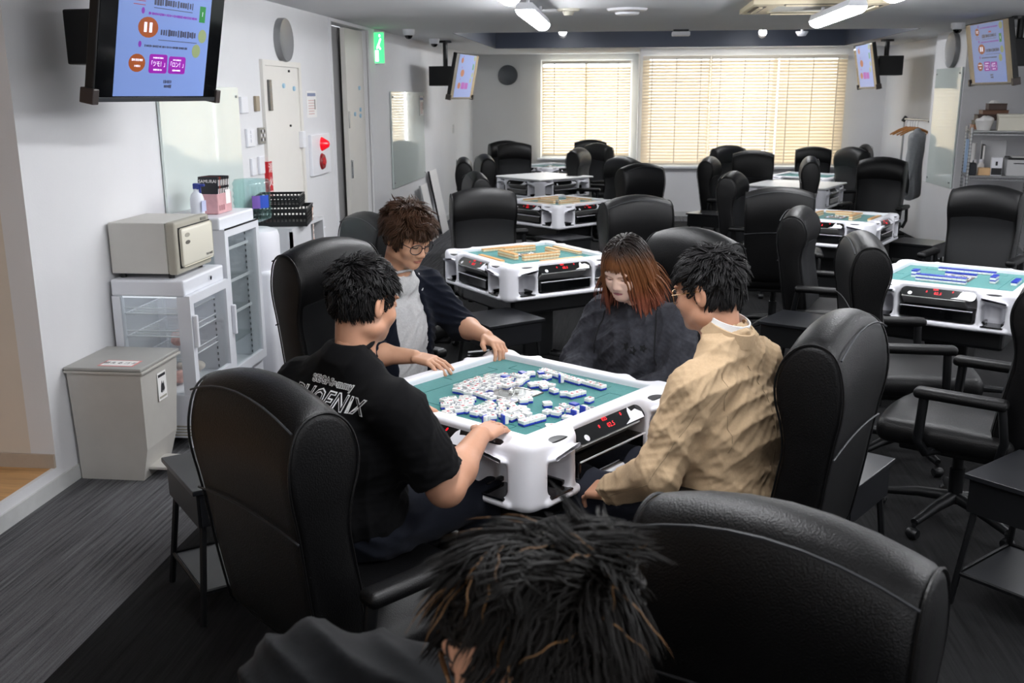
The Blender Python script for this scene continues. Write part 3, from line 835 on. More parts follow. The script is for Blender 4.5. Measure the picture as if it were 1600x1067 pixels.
# white boards leaning against the left wall
for (y, w, h, l) in ((12.5, 0.42, 0.72, 'left'), (13.25, 0.5, 0.85, 'right')):
    e = empty('leaning_panel', (LX + 0.2, y, 0.0)); tag(e, 'white flat panel leaning on the left wall, %s one of the pair' % l, 'panel', 'white panels leaning on the wall')
    MB().rbox(-0.01, 0.01, -w / 2, w / 2, 0, h, 0.004, 0, RY(-11)).build('sheet', PAPER, e)
    MB().tube([(0.0, -w / 2, 0.01), (0.0, -w / 2, h)], 0.012, 6, 0, RY(-11)).build('edge_strip', BLACK if l == 'right' else STEEL, e)
e = empty('wall_socket', (LX, 15.2, 1.25)); tag(e, 'tiny white plate on the left wall near the far corner', 'wall plate')
MB().rbox(0, 0.012, -0.06, 0.06, 0, 0.13, 0.003).build('plate', WALLG, e)
# ------------------------------------------------------------------ mahjong tables
TC = [(-0.383, 3.40, 56.15), (-0.62, 6.59, 37), (-0.65, 10.06, 48), (-1.04, 12.85, 46), (-1.12, 15.2, 45),
      (1.95, 5.95, -30), (1.86, 8.95, 62), (2.0, 11.9, 64), (2.42, 13.55, 62)]
FZ = 0.752       # felt level
FH = 0.352       # half the felt side

def table_body_mesh():
    S = SDF((-0.48, -0.48, 0.50), (0.48, 0.48, 0.80), 0.005)
    S.box((0, 0, 0.66), (0.445, 0.445, 0.116), 0.03, k=0)
    for a in range(4):
        r = RZ(45 + 90 * a).to_3x3(); d = r @ Vector((0.60 + 0.2, 0, 0.66))
        S.box(d, (0.2, 0.4, 0.3), 0.01, rot=r, k=0.03, op='s')
    for a in range(4):
        q = RZ(90 * a); r3 = q.to_3x3()
        def P(x, y, z): return q @ Vector((x, y, z))
        S.box(P(0, -0.44, 0.65), (0.205, 0.12, 0.075), 0.03, rot=r3, k=0.012, op='s')
        S.box(P(0, -0.47, 0.715), (0.20, 0.06, 0.07), 0.03, rot=r3, k=0.02, op='s')
        for s in (-1, 1):
            S.box(P(s * 0.29, -0.45, 0.645), (0.06, 0.13, 0.065), 0.035, rot=r3, k=0.012, op='s')
            S.ell(P(s * 0.285, -0.43, 0.775), (0.06, 0.045, 0.022), rot=r3, k=0.012, op='s')
    for a in range(4):
        q = RZ(90 * a)
        for s in (-1, 1):
            # canopy fin over each cup bay
            r3 = (q @ RX(-22) @ RY(s * 8)).to_3x3()
            S.box(q @ Vector((s * 0.292, -0.435, 0.712)), (0.066, 0.055, 0.006), 0.005, rot=r3, k=0.006)
            S.box(q @ Vector((s * 0.29, -0.42, 0.566)), (0.08, 0.035, 0.012), 0.01, rot=q.to_3x3(), k=0.01)
        S.box(q @ Vector((0, -0.43, 0.566)), (0.22, 0.022, 0.014), 0.012, rot=q.to_3x3(), k=0.01)
    S.box((0, 0, FZ + 0.1), (FH + 0.004, FH + 0.004, 0.105), 0.004, k=0.004, op='s')
    V, F = S.mesh()
    V = relax(V, F, 2, 0.5)
    return V, F
_tb = table_body_mesh()

def make_table(lit=True, covered=False):
    e = empty('mahjong_table')
    b = np_object('body', _tb[0], _tb[1], WHITE, e)
    MB().box(-FH - 0.003, FH + 0.003, -FH - 0.003, FH + 0.003, 0.735, FZ).build('felt', FELT, e)
    mb = MB()
    for a in range(4):
        M = RZ(90 * a)
        mb.box(-0.22, 0.24, -0.262, -0.2605, FZ, FZ + 0.0008, 0, M).box(-0.22, -0.2185, -0.31, -0.262, FZ, FZ + 0.0008, 0, M).box(0.2385, 0.24, -0.31, -0.262, FZ, FZ + 0.0008, 0, M)
        mb.box(-0.0008, 0.0008, -0.35, -0.30, FZ, FZ + 0.0008, 0, M)
    mb.build('felt_seams', FELTLINE, e)
    c = empty('centre'); bpy.data.objects.remove(c)
    cu = MB().rbox(-0.082, 0.082, -0.082, 0.082, FZ, FZ + 0.006, 0.003).build('centre_unit', mat('smoke_grey', '#6f6c69', 0.25, coat=0.4), e)
    MB().lathe([(0.05, 0.006), (0.05, 0.012), (0.035, 0.022), (0.0, 0.026)], 20, 0, T(0, 0, FZ)).build('dice_dome', GLASS, cu, smooth=60)
    MB().rbox(-0.012, 0.002, -0.006, 0.008, FZ + 0.006, FZ + 0.018, 0.002).rbox(0.006, 0.018, -0.018, -0.006, FZ + 0.006, FZ + 0.018, 0.002).build('dice', TILEW, cu)
    for a in range(4):
        M = RZ(90 * a)
        MB().lathe([(0, 0.009), (0.011, 0.008), (0.011, 0.005)], 12, 0, M @ T(0.055, -0.055, FZ)).build('button', mat('lilac_button', '#c5c9ee', 0.3, emit=0.4), cu)
        MB().box(-0.03, 0.03, -0.072, -0.064, FZ + 0.006, FZ + 0.008, 0, M).build('wind_strip', mat('grey_strip', '#b9b7b4', 0.3), cu)
    for a in range(4):
        M = RZ(90 * a)
        # black score panel sloping out of the rim
        p0, p1 = (-0.402, 0.763), (-0.452, 0.713)
        pm = M @ T(0, (p0[0] + p1[0]) / 2, (p0[1] + p1[1]) / 2) @ RX(45)
        pn = MB().prism(rrect(-0.195, 0.195, -0.034, 0.034, 0.025), -0.006, 0.0, 'z', 0, pm).build('score_panel', GLOSSB, e)
        if lit:
            mb = MB()
            for s, x, y, sz in (('025', -0.015, 0.018, 0.019), ('02.5', 0.0, -0.008, 0.024), ('0', -0.06, 0.0, 0.018), ('0', 0.075, 0.012, 0.018)):
                vs_, fs_ = text_mb(s, sz, 0.0004, 0.12); mb.add(vs_, fs_, 0, pm @ T(x, y, 0.0004))
            mb.build('score_digits', LEDR, pn)
        mb = MB(); mb.prism([(0.07, -0.03), (0.105, -0.018), (0.115, 0.012), (0.128, 0.026), (0.135, 0.006), (0.16, 0.01), (0.185, -0.01), (0.18, -0.03)], 0, 0.0006, 'z', 0, pm)
        mb.build('panel_ornament', WHITE, pn); mb = MB().prism(disc(10, 0.012), 0, 0.0006, 'z', 0, pm @ T(-0.145, -0.018, 0))
        mb.build('panel_ornament', WHITE, pn)
        MB().prism([(-0.452, 0.708), (-0.445, 0.714), (-0.385, 0.668), (-0.39, 0.66)], -0.185, 0.15, 'x', 0, M).build('stick_tray', mat('silver_grey', '#a8a8a8', 0.35, metal=0.3), e)
        MB().rbox(-0.19, 0.19, -0.445, -0.33, 0.592, 0.655, 0.008, 0, M).build('drawer', GLOSSB, e)
        MB().box(-0.19, 0.19, -0.45, -0.445, 0.653, 0.657, 0, M).build('drawer_edge', WHITE, e)
        for s in (-1, 1):
            MB().rbox(s * 0.29 - 0.056, s * 0.29 + 0.056, -0.455, -0.335, 0.578, 0.586, 0.003, 0, M).rbox(s * 0.29 - 0.056, s * 0.29 - 0.04, -0.42, -0.335, 0.586, 0.604, 0.004, 0, M).rbox(s * 0.29 + 0.04, s * 0.29 + 0.056, -0.42, -0.335, 0.586, 0.604, 0.004, 0, M).build('cup_tray', GLOSSB, e)
            MB().rbox(s * 0.285 - 0.04, s * 0.285 + 0.04, -0.438, -0.40, 0.752, 0.758, 0.002, 0, M).build('coin_slot', BLACK, e)
    MB().rbox(-0.34, 0.34, -0.34, 0.34, 0.43, 0.547, 0.02).build('mechanism_box', BLACK, e)
    MB().rbox(-0.12, 0.12, -0.12, 0.12, 0.07, 0.43, 0.015).build('pedestal', BLACK, e)
    for a in range(4):
        M = RZ(45 + 90 * a)
        MB().tube([(0.08, 0, 0.10), (0.30, 0, 0.065), (0.44, 0, 0.045)], [0.028, 0.022, 0.018], 10, 0, M).lathe([(0.022, 0.0), (0.022, 0.03), (0.01, 0.045)], 10, 0, M @ T(0.43, 0, 0)).build('foot', CHROME if a % 2 else BLKMETAL, e)
    if covered:
        MB().rbox(-0.46, 0.46, -0.46, 0.46, 0.78, 0.798, 0.006).build('cover_board', mat('cover_white', '#f1f1f0', 0.35), e)
    return e
tab_lit = make_table(True); tab_cov = make_table(False, True); tab_off = make_table(False)
tlabels = ['white mahjong table in front with the four players around it', 'white mahjong table with tan tile walls behind the woman',
           'white mahjong table with tan tile walls, third in the left row', 'white mahjong table covered by a white board in the left row',
           'white mahjong table under the left window, last in the left row', 'white mahjong table with blue tile walls at the right edge',
           'white mahjong table with tan tiles, second in the right row', 'white mahjong table covered by a white board in the right row',
           'white mahjong table under the wide window, last in the right row']
kind = [0, 0, 0, 1, 2, 0, 0, 1, 2]
used = set(); TABLES = []
for (x, y, a), l, k in zip(TC, tlabels, kind):
    src = (tab_lit, tab_cov, tab_off)[k]
    o = src if k not in used else copy_tree(src); used.add(k)
    o.location = (x, y, 0); o.rotation_euler = (0, 0, R(a)); tag(o, l, 'table', 'mahjong tables'); TABLES.append(o)

# ------------------------------------------------------------------ tiles
TL, TW, TH = 0.032, 0.0245, 0.020
def tile_mesh(name, back, face):
    mb = MB()
    mb.rbox(-TW / 2, TW / 2, -TL / 2, TL / 2, TH * 0.36, TH, 0.002, 1, None, 1)
    mb.rbox(-TW / 2, TW / 2, -TL / 2, TL / 2, 0, TH * 0.38, 0.002, 0, None, 1)
    o = mb.build(name, [back, face]); me = o.data; bpy.data.objects.remove(o)
    return me
ME_BLUE = tile_mesh('mahjong_tile', TILEB, TILEW)
ME_TAN = tile_mesh('mahjong_tile', TILEO, TILEC)
INKB = mat('tile_ink_blue', '#22284a', 0.5); INKR = mat('tile_ink_red', '#b3262c', 0.5); INKG = mat('tile_ink_green', '#1d6a45', 0.5)
def face_mesh(kind, a):
    mb = MB(); m = [INKB, INKR, INKG]
    z = TH
    def put(s, size, x, y, mi):
        vs_, fs_ = text_mb(s, size, 0.0003); mb.add(vs_, fs_, mi, T(x, y, z))
    if kind == 'm': put('一二三四五六七八九'[a], 0.013, 0, 0.0075, 0); put('萬', 0.014, 0, -0.0075, 1)
    elif kind == 'h': put('東南西北'[a], 0.021, 0, 0, 0)
    elif kind == 'd': put('中發'[a], 0.021, 0, 0, 1 + a)
    elif kind == 'p':
        pos = [[(0, 0)], [(0, 1), (0, -1)], [(-1, 1), (0, 0), (1, -1)], [(-1, 1), (1, 1), (-1, -1), (1, -1)], [(-1, 1), (1, 1), (0, 0), (-1, -1), (1, -1)], [(-1, 1), (1, 1), (-1, 0), (1, 0), (-1, -1), (1, -1)]][a]
        for i, (x, y) in enumerate(pos): mb.prism(disc(10, 0.0075 if a == 0 else 0.004), z, z + 0.0003, 'z', i % 3 if a != 3 else 0, T(x * 0.006, y * 0.009, 0))
    else:
        pos = [(-1, 1), (0, 1), (1, 1), (-1, -1), (0, -1), (1, -1)][:a]
        for i, (x, y) in enumerate(pos): mb.box(x * 0.007 - 0.0014, x * 0.007 + 0.0014, y * 0.0068 - 0.0055, y * 0.0068 + 0.0055, z, z + 0.0003, 1 if i == 1 else 2)
    o = mb.build('engraving', m); me = o.data; bpy.data.objects.remove(o); return me
FACES = [face_mesh('m', i) for i in range(9)] + [face_mesh('h', i) for i in range(4)] + [face_mesh('d', i) for i in range(2)] + [face_mesh('p', i) for i in range(6)] + [face_mesh('s', i) for i in (3, 4, 6)]
TILE_N = 0
def tile(T4, me, label, group, face=None):
    global TILE_N
    o = bpy.data.objects.new('mahjong_tile', me); COL.objects.link(o); o.matrix_world = T4
    tag(o, label, 'mahjong tile', group); TILE_N += 1
    if face is not None:
        f = bpy.data.objects.new('engraving', face); COL.objects.link(f); f.parent = o
    return o

# loose tiles on the front table; positions in the table's own frame (u right along the near edge, v away)
SCAT = [(-0.2912,3.6831,315.3,0), (-0.2729,3.6657,316.6,0), (-0.2547,3.6484,315.9,0), (-0.2365,3.631,316.8,0), (-0.2182,3.6136,316.9,0), (-0.2026,3.5945,316.3,0), (-0.1838,3.5777,316.1,0), (-0.1651,3.5608,319.4,0), (-0.1464,3.544,317.1,0), (-0.12,3.5374,317.9,0), (-0.101,3.5208,321.0,0), (-0.082,3.5043,318.9,0), (-0.063,3.4877,320.3,0), (-0.5013,3.3577,317.1,0), (-0.4829,3.3406,317.7,0), (-0.4644,3.3235,315.8,0), (-0.4459,3.3063,317.7,0), (-0.4056,3.2708,313.1,0), (-0.3889,3.252,311.7,0), (-0.3721,3.2331,312.6,0), (-0.3071,3.0549,47.3,0), (-0.2898,3.0732,44.9,0), (-0.2725,3.0916,47.6,0), (-0.2552,3.1099,47.0,0), (-0.3203,3.4849,27.3,0), (-0.298,3.4968,26.2,0), (-0.2758,3.5087,29.6,0), (-0.1698,3.3721,44.9,0), (-0.152,3.3899,45.9,0), (-0.1341,3.4077,46.5,0), (-0.2171,3.5688,100,2), (-0.3208,3.1002,20,0), (-0.4305,3.0516,60,2), (-0.3713,3.0701,120,2), (-0.1441,3.1436,140,2), (-0.116,3.1918,140,2), (-0.3,3.6401,20,1), (-0.3688,3.6333,40,1), (-0.4288,3.5722,70,1), (-0.1517,3.2552,50,1), (-0.3367,3.6365,108.6,0), (-0.2712,3.5962,142.8,0), (-0.274,3.4603,28.3,0), (-0.2489,3.4783,67.4,0), (-0.2337,3.4188,42.1,0), (-0.1947,3.3855,98.1,0), (-0.2453,3.2594,110.7,0), (-0.1025,3.3227,148.2,0), (-0.0882,3.2078,22.0,0), (-0.2382,3.1664,151.5,0), (-0.2071,3.1565,66.7,0), (-0.1858,3.2381,35.1,0), (-0.1685,3.1157,62.0,0), (-0.1608,3.1939,159.9,0), (-0.1996,3.1965,32.1,0), (-0.2171,3.0187,104.7,0), (-0.3315,3.2855,109.9,0), (-0.3147,3.3084,23.0,0), (-0.5548,3.1019,42.9,0), (-0.5394,3.1555,114.7,0), (-0.5733,3.1259,53.3,0), (-0.5868,3.4363,53.1,0), (-0.4388,3.4664,146.1,0), (-0.5235,3.4247,141.5,0), (-0.4997,3.4823,149.5,0), (-0.4104,3.5465,144.5,0), (-0.5388,3.5173,134.3,0), (-0.4854,3.4548,53.0,0), (-0.4187,3.517,151.7,0), (-0.5352,3.4798,138.3,0), (-0.4896,3.4086,67.3,0), (-0.53,3.3957,45.9,0), (-0.3972,3.5998,51.6,0), (-0.3672,3.5252,63.4,0), (-0.4986,3.5473,156.6,0), (-0.3522,3.5562,154.1,0), (-0.582,3.3921,65.5,0), (-0.4683,3.5877,52.2,0), (-0.5551,3.3751,48.1,0), (-0.5586,3.4978,149.3,0), (-0.4591,3.428,156.8,0), (-0.371,3.5799,66.5,0), (-0.4598,3.507,61.6,0), (-0.3972,3.4854,57.1,0), (-0.4711,3.538,155.0,0), (-0.3533,3.6041,152.0,0), (-0.4949,3.5095,140.7,0), (-0.5209,3.4561,49.7,0), (-0.5692,3.4655,151.5,0), (-0.5513,3.4277,46.4,0), (-0.4382,3.6005,137.1,0), (-0.4958,3.5846,146.7,0), (-0.5349,3.3555,67.2,0), (-0.4406,3.5344,64.1,0), (-0.4082,3.4569,145.6,0), (-0.5258,3.543,66.9,0), (-0.3703,3.4961,151.2,0), (-0.4648,3.4795,153.9,0), (-0.6062,3.2642,147.8,0), (-0.5623,3.1956,92.0,0), (-0.5527,3.2492,46.6,0), (-0.5823,3.2841,111.4,0), (-0.5144,3.2185,107.3,0), (-0.544,3.2971,88.5,0), (-0.5703,3.1626,104.6,0), (-0.5944,3.2077,103.5,0), (-0.5871,3.2379,109.3,0), (-0.5341,3.1902,60.5,0), (-0.5331,3.2685,66.4,0), (-0.5135,3.1686,155.6,0), (-0.5452,3.2208,101.4,0), (-0.5156,3.2473,154.7,0), (-0.5163,3.2931,45.8,0), (-0.396,3.1823,140.7,0), (-0.4372,3.1763,63.4,0), (-0.4626,3.2117,151.6,0), (-0.3785,3.1104,46.8,0), (-0.4813,3.1851,60.6,0), (-0.3609,3.1551,145.1,0), (-0.4606,3.154,137.7,0), (-0.4173,3.1351,151.6,0), (-0.4011,3.2273,11.1,0), (-0.3142,3.1695,134.9,0), (-0.4329,3.211,149.5,0), (-0.3577,3.208,23.1,0), (-0.4429,3.1184,136.3,0), (-0.3501,3.181,53.9,0), (-0.3902,3.1458,49.3,0), (-0.3041,3.1355,48.7,0), (-0.4157,3.1015,22.6,0), (-0.3346,3.1247,12.6,0), (-0.4787,3.1308,63.2,0), (-0.4441,3.2444,31.4,0), (-0.3509,3.0961,151.4,0), (-0.3292,3.1996,64.6,0)]
rt = random.Random(5)
x0, y0, a0 = TC[0]
for (px, py, ang, st) in SCAT:
    M = T(px, py, FZ + 0.0008) @ RZ(ang)
    if st == 0: tile(M, ME_BLUE, 'white mahjong tile lying face up among the loose tiles on the front table', 'loose tiles on the front table', rt.choice(FACES))
    elif st == 1: tile(M @ T(0, 0, TH) @ RY(180), ME_BLUE, 'mahjong tile lying blue back up among the loose tiles on the front table', 'loose face-down tiles on the front table')
    elif st == 2: tile(M @ T(0, TH / 2, TL / 2) @ RX(90), ME_BLUE, 'white mahjong tile standing upright among the loose tiles on the front table', 'upright tiles on the front table', rt.choice(FACES[:13]))

STUFF = MB()
def wall_tiles(ti, me, mi, rows, label, group, single):
    x, y, a = TC[ti]
    B = T(x, y, 0) @ RZ(a)
    for (side, off, r, n, layers) in rows:
        for k in range(n):
            for l in range(layers):
                M = B @ RZ(90 * side) @ T(off + (k - (n - 1) / 2) * (TW + 0.0005), -r, FZ + 0.0008 + l * TH) @ T(0, 0, TH) @ RY(180)
                if single and TILE_N < 300: tile(M, me, label, group)
                else:
                    STUFF.box(-TW / 2, TW / 2, -TL / 2, TL / 2, 0, TH * 0.37, mi, M).box(-TW / 2, TW / 2, -TL / 2, TL / 2, TH * 0.37, TH, mi + 1, M)
RB = [(0, -0.02, 0.17, 11, 2), (1, -0.02, 0.17, 6, 2), (2, -0.02, 0.17, 10, 2), (3, 0.0, 0.17, 9, 2), (0, 0.05, 0.315, 13, 1), (1, 0.02, 0.315, 13, 1), (2, 0.03, 0.315, 13, 1), (3, 0.03, 0.315, 12, 1)]
wall_tiles(1, ME_TAN, 0, RB, 'tan-backed mahjong tile in a wall on the table behind the woman', 'tan tiles on the second table', True)
RF = [(0, -0.05, 0.17, 11, 2), (2, 0.0, 0.25, 13, 1), (1, 0.0, 0.20, 4, 2), (1, 0.03, 0.31, 6, 1), (3, 0.05, 0.22, 3, 2), (2, 0.0, 0.10, 7, 1)]
wall_tiles(5, ME_BLUE, 2, RF, 'blue-backed mahjong tile in a wall on the right-hand table', 'blue tiles on the right-hand table', True)
wall_tiles(2, ME_TAN, 0, RB, '', '', False)
wall_tiles(6, ME_TAN, 0, RB[:3] + RB[4:7], '', '', False)
tag(STUFF.build('mahjong_tiles', [TILEO, TILEC, TILEB, TILEW]), 'rows of tan mahjong tiles on the farther tables', 'mahjong tiles', kind='stuff')
# small heaps of centre tiles and dice stay with their tables

# ------------------------------------------------------------------ chairs
def smooth_profile(p, n=3):
    for _ in range(n - 1):
        q = []
        for i in range(len(p)):
            a, b = p[i], p[(i + 1) % len(p)]
            q += [(a[0] * 0.75 + b[0] * 0.25, a[1] * 0.75 + b[1] * 0.25), (a[0] * 0.25 + b[0] * 0.75, a[1] * 0.25 + b[1] * 0.75)]
        p = q
    return p
PROF = [(-0.15, 0.46), (-0.17, 0.6), (-0.195, 0.74), (-0.21, 0.84), (-0.20, 0.93), (-0.18, 1.0), (-0.175, 1.07), (-0.195, 1.14), (-0.245, 1.185), (-0.305, 1.185),
        (-0.345, 1.15), (-0.365, 1.07), (-0.365, 0.98), (-0.345, 0.86), (-0.33, 0.72), (-0.31, 0.58), (-0.285, 0.44)]
def arc_z(z, x, w):
    k = max(0.0, min(1.0, (z - 0.75) / 0.35))
    return z - 0.05 * k * (x / w) ** 2
def make_chair():
    e = empty('office_chair')
    W = 0.248
    pr = smooth_profile(PROF, 3); n = len(pr)
    xs = [-W, -W + 0.004, -W + 0.018, -0.2, -0.14, -0.07, 0, 0.07, 0.14, 0.2, W - 0.018, W - 0.004, W]
    cy = sum(p[0] for p in pr) / n
    mb = MB(); vs_, fs_ = [], []
    for x in xs:
        ins = {0: 0.016, 1: 0.006}.get(min(xs.index(x), len(xs) - 1 - xs.index(x)), 0.0)
        narrow = 1.0
        for i, (y, z) in enumerate(pr):
            a, b = pr[i - 1], pr[(i + 1) % n]
            tx, tz = b[0] - a[0], b[1] - a[1]; L = math.hypot(tx, tz) or 1
            ny, nz = -tz / L, tx / L
            wx = x * (0.93 + 0.07 * max(0, min(1, (z - 0.5) / 0.5)))
            vs_.append((wx, y + ny * ins, arc_z(z + nz * ins, x, W)))
    for s in range(len(xs) - 1):
        for i in range(n):
            j = (i + 1) % n
            fs_.append((s * n + i, s * n + j, (s + 1) * n + j, (s + 1) * n + i))
    fs_.append(tuple(range(n))); fs_.append(tuple((len(xs) - 1) * n + i for i in range(n))[::-1])
    mb.add(vs_, fs_)
    back = mb.build('backrest', LEATHER, e, smooth=50)
    # charcoal front cushion, lower part of the front; colour also holds some frontal light
    fp = [(-0.145, 0.47), (-0.163, 0.6), (-0.188, 0.74), (-0.203, 0.84), (-0.199, 0.90), (-0.192, 0.945)]
    mb = MB(); vs_, fs_ = [], []
    cols = [-0.225, -0.19, -0.1, 0, 0.1, 0.19, 0.225]
    for x in cols:
        b = 0.008 if abs(x) < 0.2 else -0.004
        for (y, z) in fp: vs_.append((x * (0.93 + 0.07 * max(0, min(1, (z - 0.5) / 0.5))), y + b, arc_z(z, x, W)))
        for (y, z) in fp[::-1]: vs_.append((x * (0.93 + 0.07 * max(0, min(1, (z - 0.5) / 0.5))), y - 0.03, arc_z(z, x, W)))
    m = 2 * len(fp)
    for s in range(len(cols) - 1):
        for i in range(m):
            j = (i + 1) % m; fs_.append((s * m + i, s * m + j, (s + 1) * m + j, (s + 1) * m + i))
    fs_.append(tuple(range(m))); fs_.append(tuple((len(cols) - 1) * m + i for i in range(m))[::-1])
    mb.add(vs_, fs_); mb.build('front_cushion', FABRIC, e, smooth=60)
    fr = [(-0.195, 0.945), (-0.178, 1.0), (-0.172, 1.07), (-0.185, 1.12)]
    # seams and piping
    for s in (-1, 1):
        mbp = MB().tube([(s * (W - 0.004) * (0.93 + 0.07 * max(0, min(1, (z - 0.5) / 0.5))), y * 1.004 - 0.0, arc_z(z, W, W) + 0.002) for (y, z) in pr], 0.0035, 5, closed=True)
        mbp.build('piping', LEATHER, back, smooth=60)
    MB().tube([(x, -0.352, arc_z(0.865, x, W) - 0.02) for x in np.linspace(-W * 0.985, W * 0.985, 9)], 0.0032, 5).build('back_seam', THREAD, back)
    MB().tube([(x, -0.352, arc_z(1.152, x, W)) for x in np.linspace(-W * 0.98, W * 0.98, 9)], 0.003, 5).build('top_seam', THREAD, back)
    S_ = SDF((-0.33, -0.33, 0.35), (0.33, 0.36, 0.56), 0.012)
    S_.box((0, 0.02, 0.445), (0.265, 0.27, 0.055), 0.045, k=0); S_.ell((0, 0.0, 0.49), (0.2, 0.2, 0.02), k=0.03); S_.ell((0, 0.24, 0.46), (0.24, 0.07, 0.05), k=0.03)
    V, F = S_.mesh(); np_object('seat', relax(V, F, 2), F, LEATHER, e)
    MB().rbox(-0.2, 0.2, -0.2, 0.2, 0.36, 0.395, 0.01).build('seat_plate', BLACK, e)
    for s in (-1, 1):
        x = s * 0.305
        MB().rbox(x - 0.035, x + 0.035, -0.22, 0.13, 0.635, 0.68, 0.02, 0, None, 4).build('armrest', LEATHER, e, smooth=60)
        MB().tube([(x, -0.20, 0.64), (x, -0.22, 0.5), (x * 0.9, -0.2, 0.42)], 0.017, 8).build('arm_post', BLKMETAL, e, smooth=60)
        MB().tube([(x, 0.09, 0.64), (x, 0.10, 0.45), (x * 0.97, 0.07, 0.40), (x * 0.6, 0.03, 0.385)], 0.02, 8).build('arm_post', BLKMETAL, e, smooth=60)
    MB().lathe([(0.03, 0.09), (0.03, 0.25), (0.022, 0.25), (0.022, 0.37)], 14).build('gas_column', BLKMETAL, e, smooth=40)
    MB().tube([(0.1, -0.02, 0.372), (0.33, -0.03, 0.36)], 0.006, 6).build('tilt_lever', CHROME, e)
    for k in range(5):
        M = RZ(72 * k + 20)
        leg = MB().tube([(0.02, 0, 0.115), (0.15, 0, 0.105), (0.30, 0, 0.075)], [0.028, 0.024, 0.017], 8, 0, M).build('leg', BLKMETAL, e, smooth=60)
        MB().lathe([(0.0, -0.022), (0.02, -0.022), (0.026, -0.012), (0.026, 0.012), (0.02, 0.022), (0.0, 0.022)], 12, 0, M @ T(0.305, 0.0, 0.0265) @ RX(90)).lathe([(0.009, 0.03), (0.009, 0.07)], 8, 0, M @ T(0.30, 0, 0)).build('caster', BLACK, leg, smooth=40)
    return e
chair0 = make_chair()
CH_G = 'black high-back office chairs'
# top of back (x, y), facing in degrees, top height, label
CHAIRS = [
 (-0.860, 2.223, 50, 1.150, 'chair the man in the black T-shirt sits on'),
 (-1.299, 4.205, 330, 1.200, 'chair behind the man in the navy cardigan'),
 (0.340, 4.688, 224, 1.200, 'chair behind the woman in the dark sweatshirt'),
 (0.627, 2.841, 153, 1.200, 'chair the man in the beige jacket leans against'),
 (0.271, 1.541, 59, 1.150, 'empty chair in the right foreground seen from behind'),
 (-1.06, 7.47, 288, 1.13, 'chair facing the camera behind the second table, left of the woman'),
 (0.089, 6.763, 116, 1.150, 'chair turned away right behind the woman and her chair'),
 (-1.47, 5.62, 41, 1.15, 'chair mostly hidden behind the man in the navy cardigan'),
 (0.16, 9.8, 128, 1.165, 'chair turned away right of the third left-row table'),
 (-0.007, 11.121, 219, 1.150, 'chair behind the turned-away chair at the third table, left row'),
 (-1.322, 8.840, 20, 1.150, 'low-showing chair just behind the back of the chair facing the camera'),
 (-1.767, 10.931, 9, 1.150, 'leftmost chair of the left row, close to the leaning white panels'),
 (-1.617, 11.544, 18, 1.150, 'second chair from the left by the covered table of the left row'),
 (-1.586, 14.486, 277, 1.150, 'chair facing the camera left of the covered table in the left row'),
 (-1.794, 15.063, 295, 1.15, 'chair half hidden in the corner under the dark far wall clock'),
 (-0.597, 13.042, 343, 1.150, 'chair facing right beside the covered table of the left row'),
 (-0.372, 14.305, 224, 1.150, 'chair facing the camera in front of the left window'),
 (-0.521, 15.443, 92, 1.150, 'chair turned away, hindmost in front of the left window'),
 (1.0, 9.42, 340, 1.12, 'chair facing right left of the turned-away chair in the right row'),
 (1.139, 7.438, 83, 1.150, 'wide chair turned away in front of the second table, right row'),
 (1.14, 6.62, 340, 1.10, 'chair facing right between the beige jacket man and the right-hand table'),
 (1.173, 4.996, 357, 1.150, 'chair turned away at the near left of the right-hand blue-tile table'),
 (2.688, 7.734, 236, 1.150, 'chair facing the camera behind the blue-tile table, below the steel shelf'),
 (1.694, 4.029, 149, 1.150, 'chair cut off by the right edge beside the blue-tile table'),
 (1.0, 12.05, 343, 1.10, 'leftmost chair of the right row below the wide window'),
 (1.39, 13.8, 302, 1.15, 'chair facing the camera under the wide window, second from left'),
 (1.562, 12.475, 83, 1.150, 'chair turned away in front of the covered table, right row'),
 (1.91, 10.6, 173, 1.19, 'chair seen from its side beside the covered table, right row'),
 (2.70, 14.85, 264, 1.08, 'chair facing the camera in front of the rightmost blind'),
 (2.84, 12.95, 205, 1.17, 'chair turned to the left right of the rightmost blind'),
 (3.40, 14.75, 160, 1.12, 'chair barely showing behind the one right of the rightmost blind'),
 (2.781, 11.209, 241, 1.150, 'chair facing the camera left of the coat rack'),
]
for i, (x, y, az, zt, l) in enumerate(CHAIRS):
    o = chair0 if i == 0 else copy_tree(chair0)
    a = R(az)
    o.location = (x + 0.28 * math.cos(a), y + 0.28 * math.sin(a), 0)
    o.rotation_euler = (0, 0, a - math.pi / 2)
    s = zt / 1.185
    o.scale = (1, 1, s)
    tag(o, 'black leather high-back ' + l, 'chair', CH_G)

# ------------------------------------------------------------------ side tables
def make_side_table():
    e = empty('side_table')
    MB().rbox(-0.2, 0.2, -0.2, 0.2, 0.485, 0.503, 0.003).build('top', DARKTOP, e)
    MB().box(-0.185, 0.185, -0.185, 0.185, 0.36, 0.485).build('drawer_case', BLACK, e)
    MB().box(-0.175, 0.175, -0.19, -0.185, 0.365, 0.48).build('drawer_front', DARKTOP, e)
    for sx in (-1, 1):
        for sy in (-1, 1):
            MB().tube([(sx * 0.165, sy * 0.165, 0.36), (sx * 0.20, sy * 0.20, 0.0)], 0.012, 6).build('leg', BLKMETAL, e)
    MB().tube([(-0.19, -0.19, 0.12), (0.19, -0.19, 0.12), (0.19, 0.19, 0.12), (-0.19, 0.19, 0.12)], 0.009, 6, closed=True).build('stretcher', BLKMETAL, e)
    MB().box(-0.18, 0.18, -0.18, 0.18, 0.112, 0.12).build('lower_shelf', mat('shelf_smoke', '#232427', 0.3), e)
    return e
st0 = make_side_table()
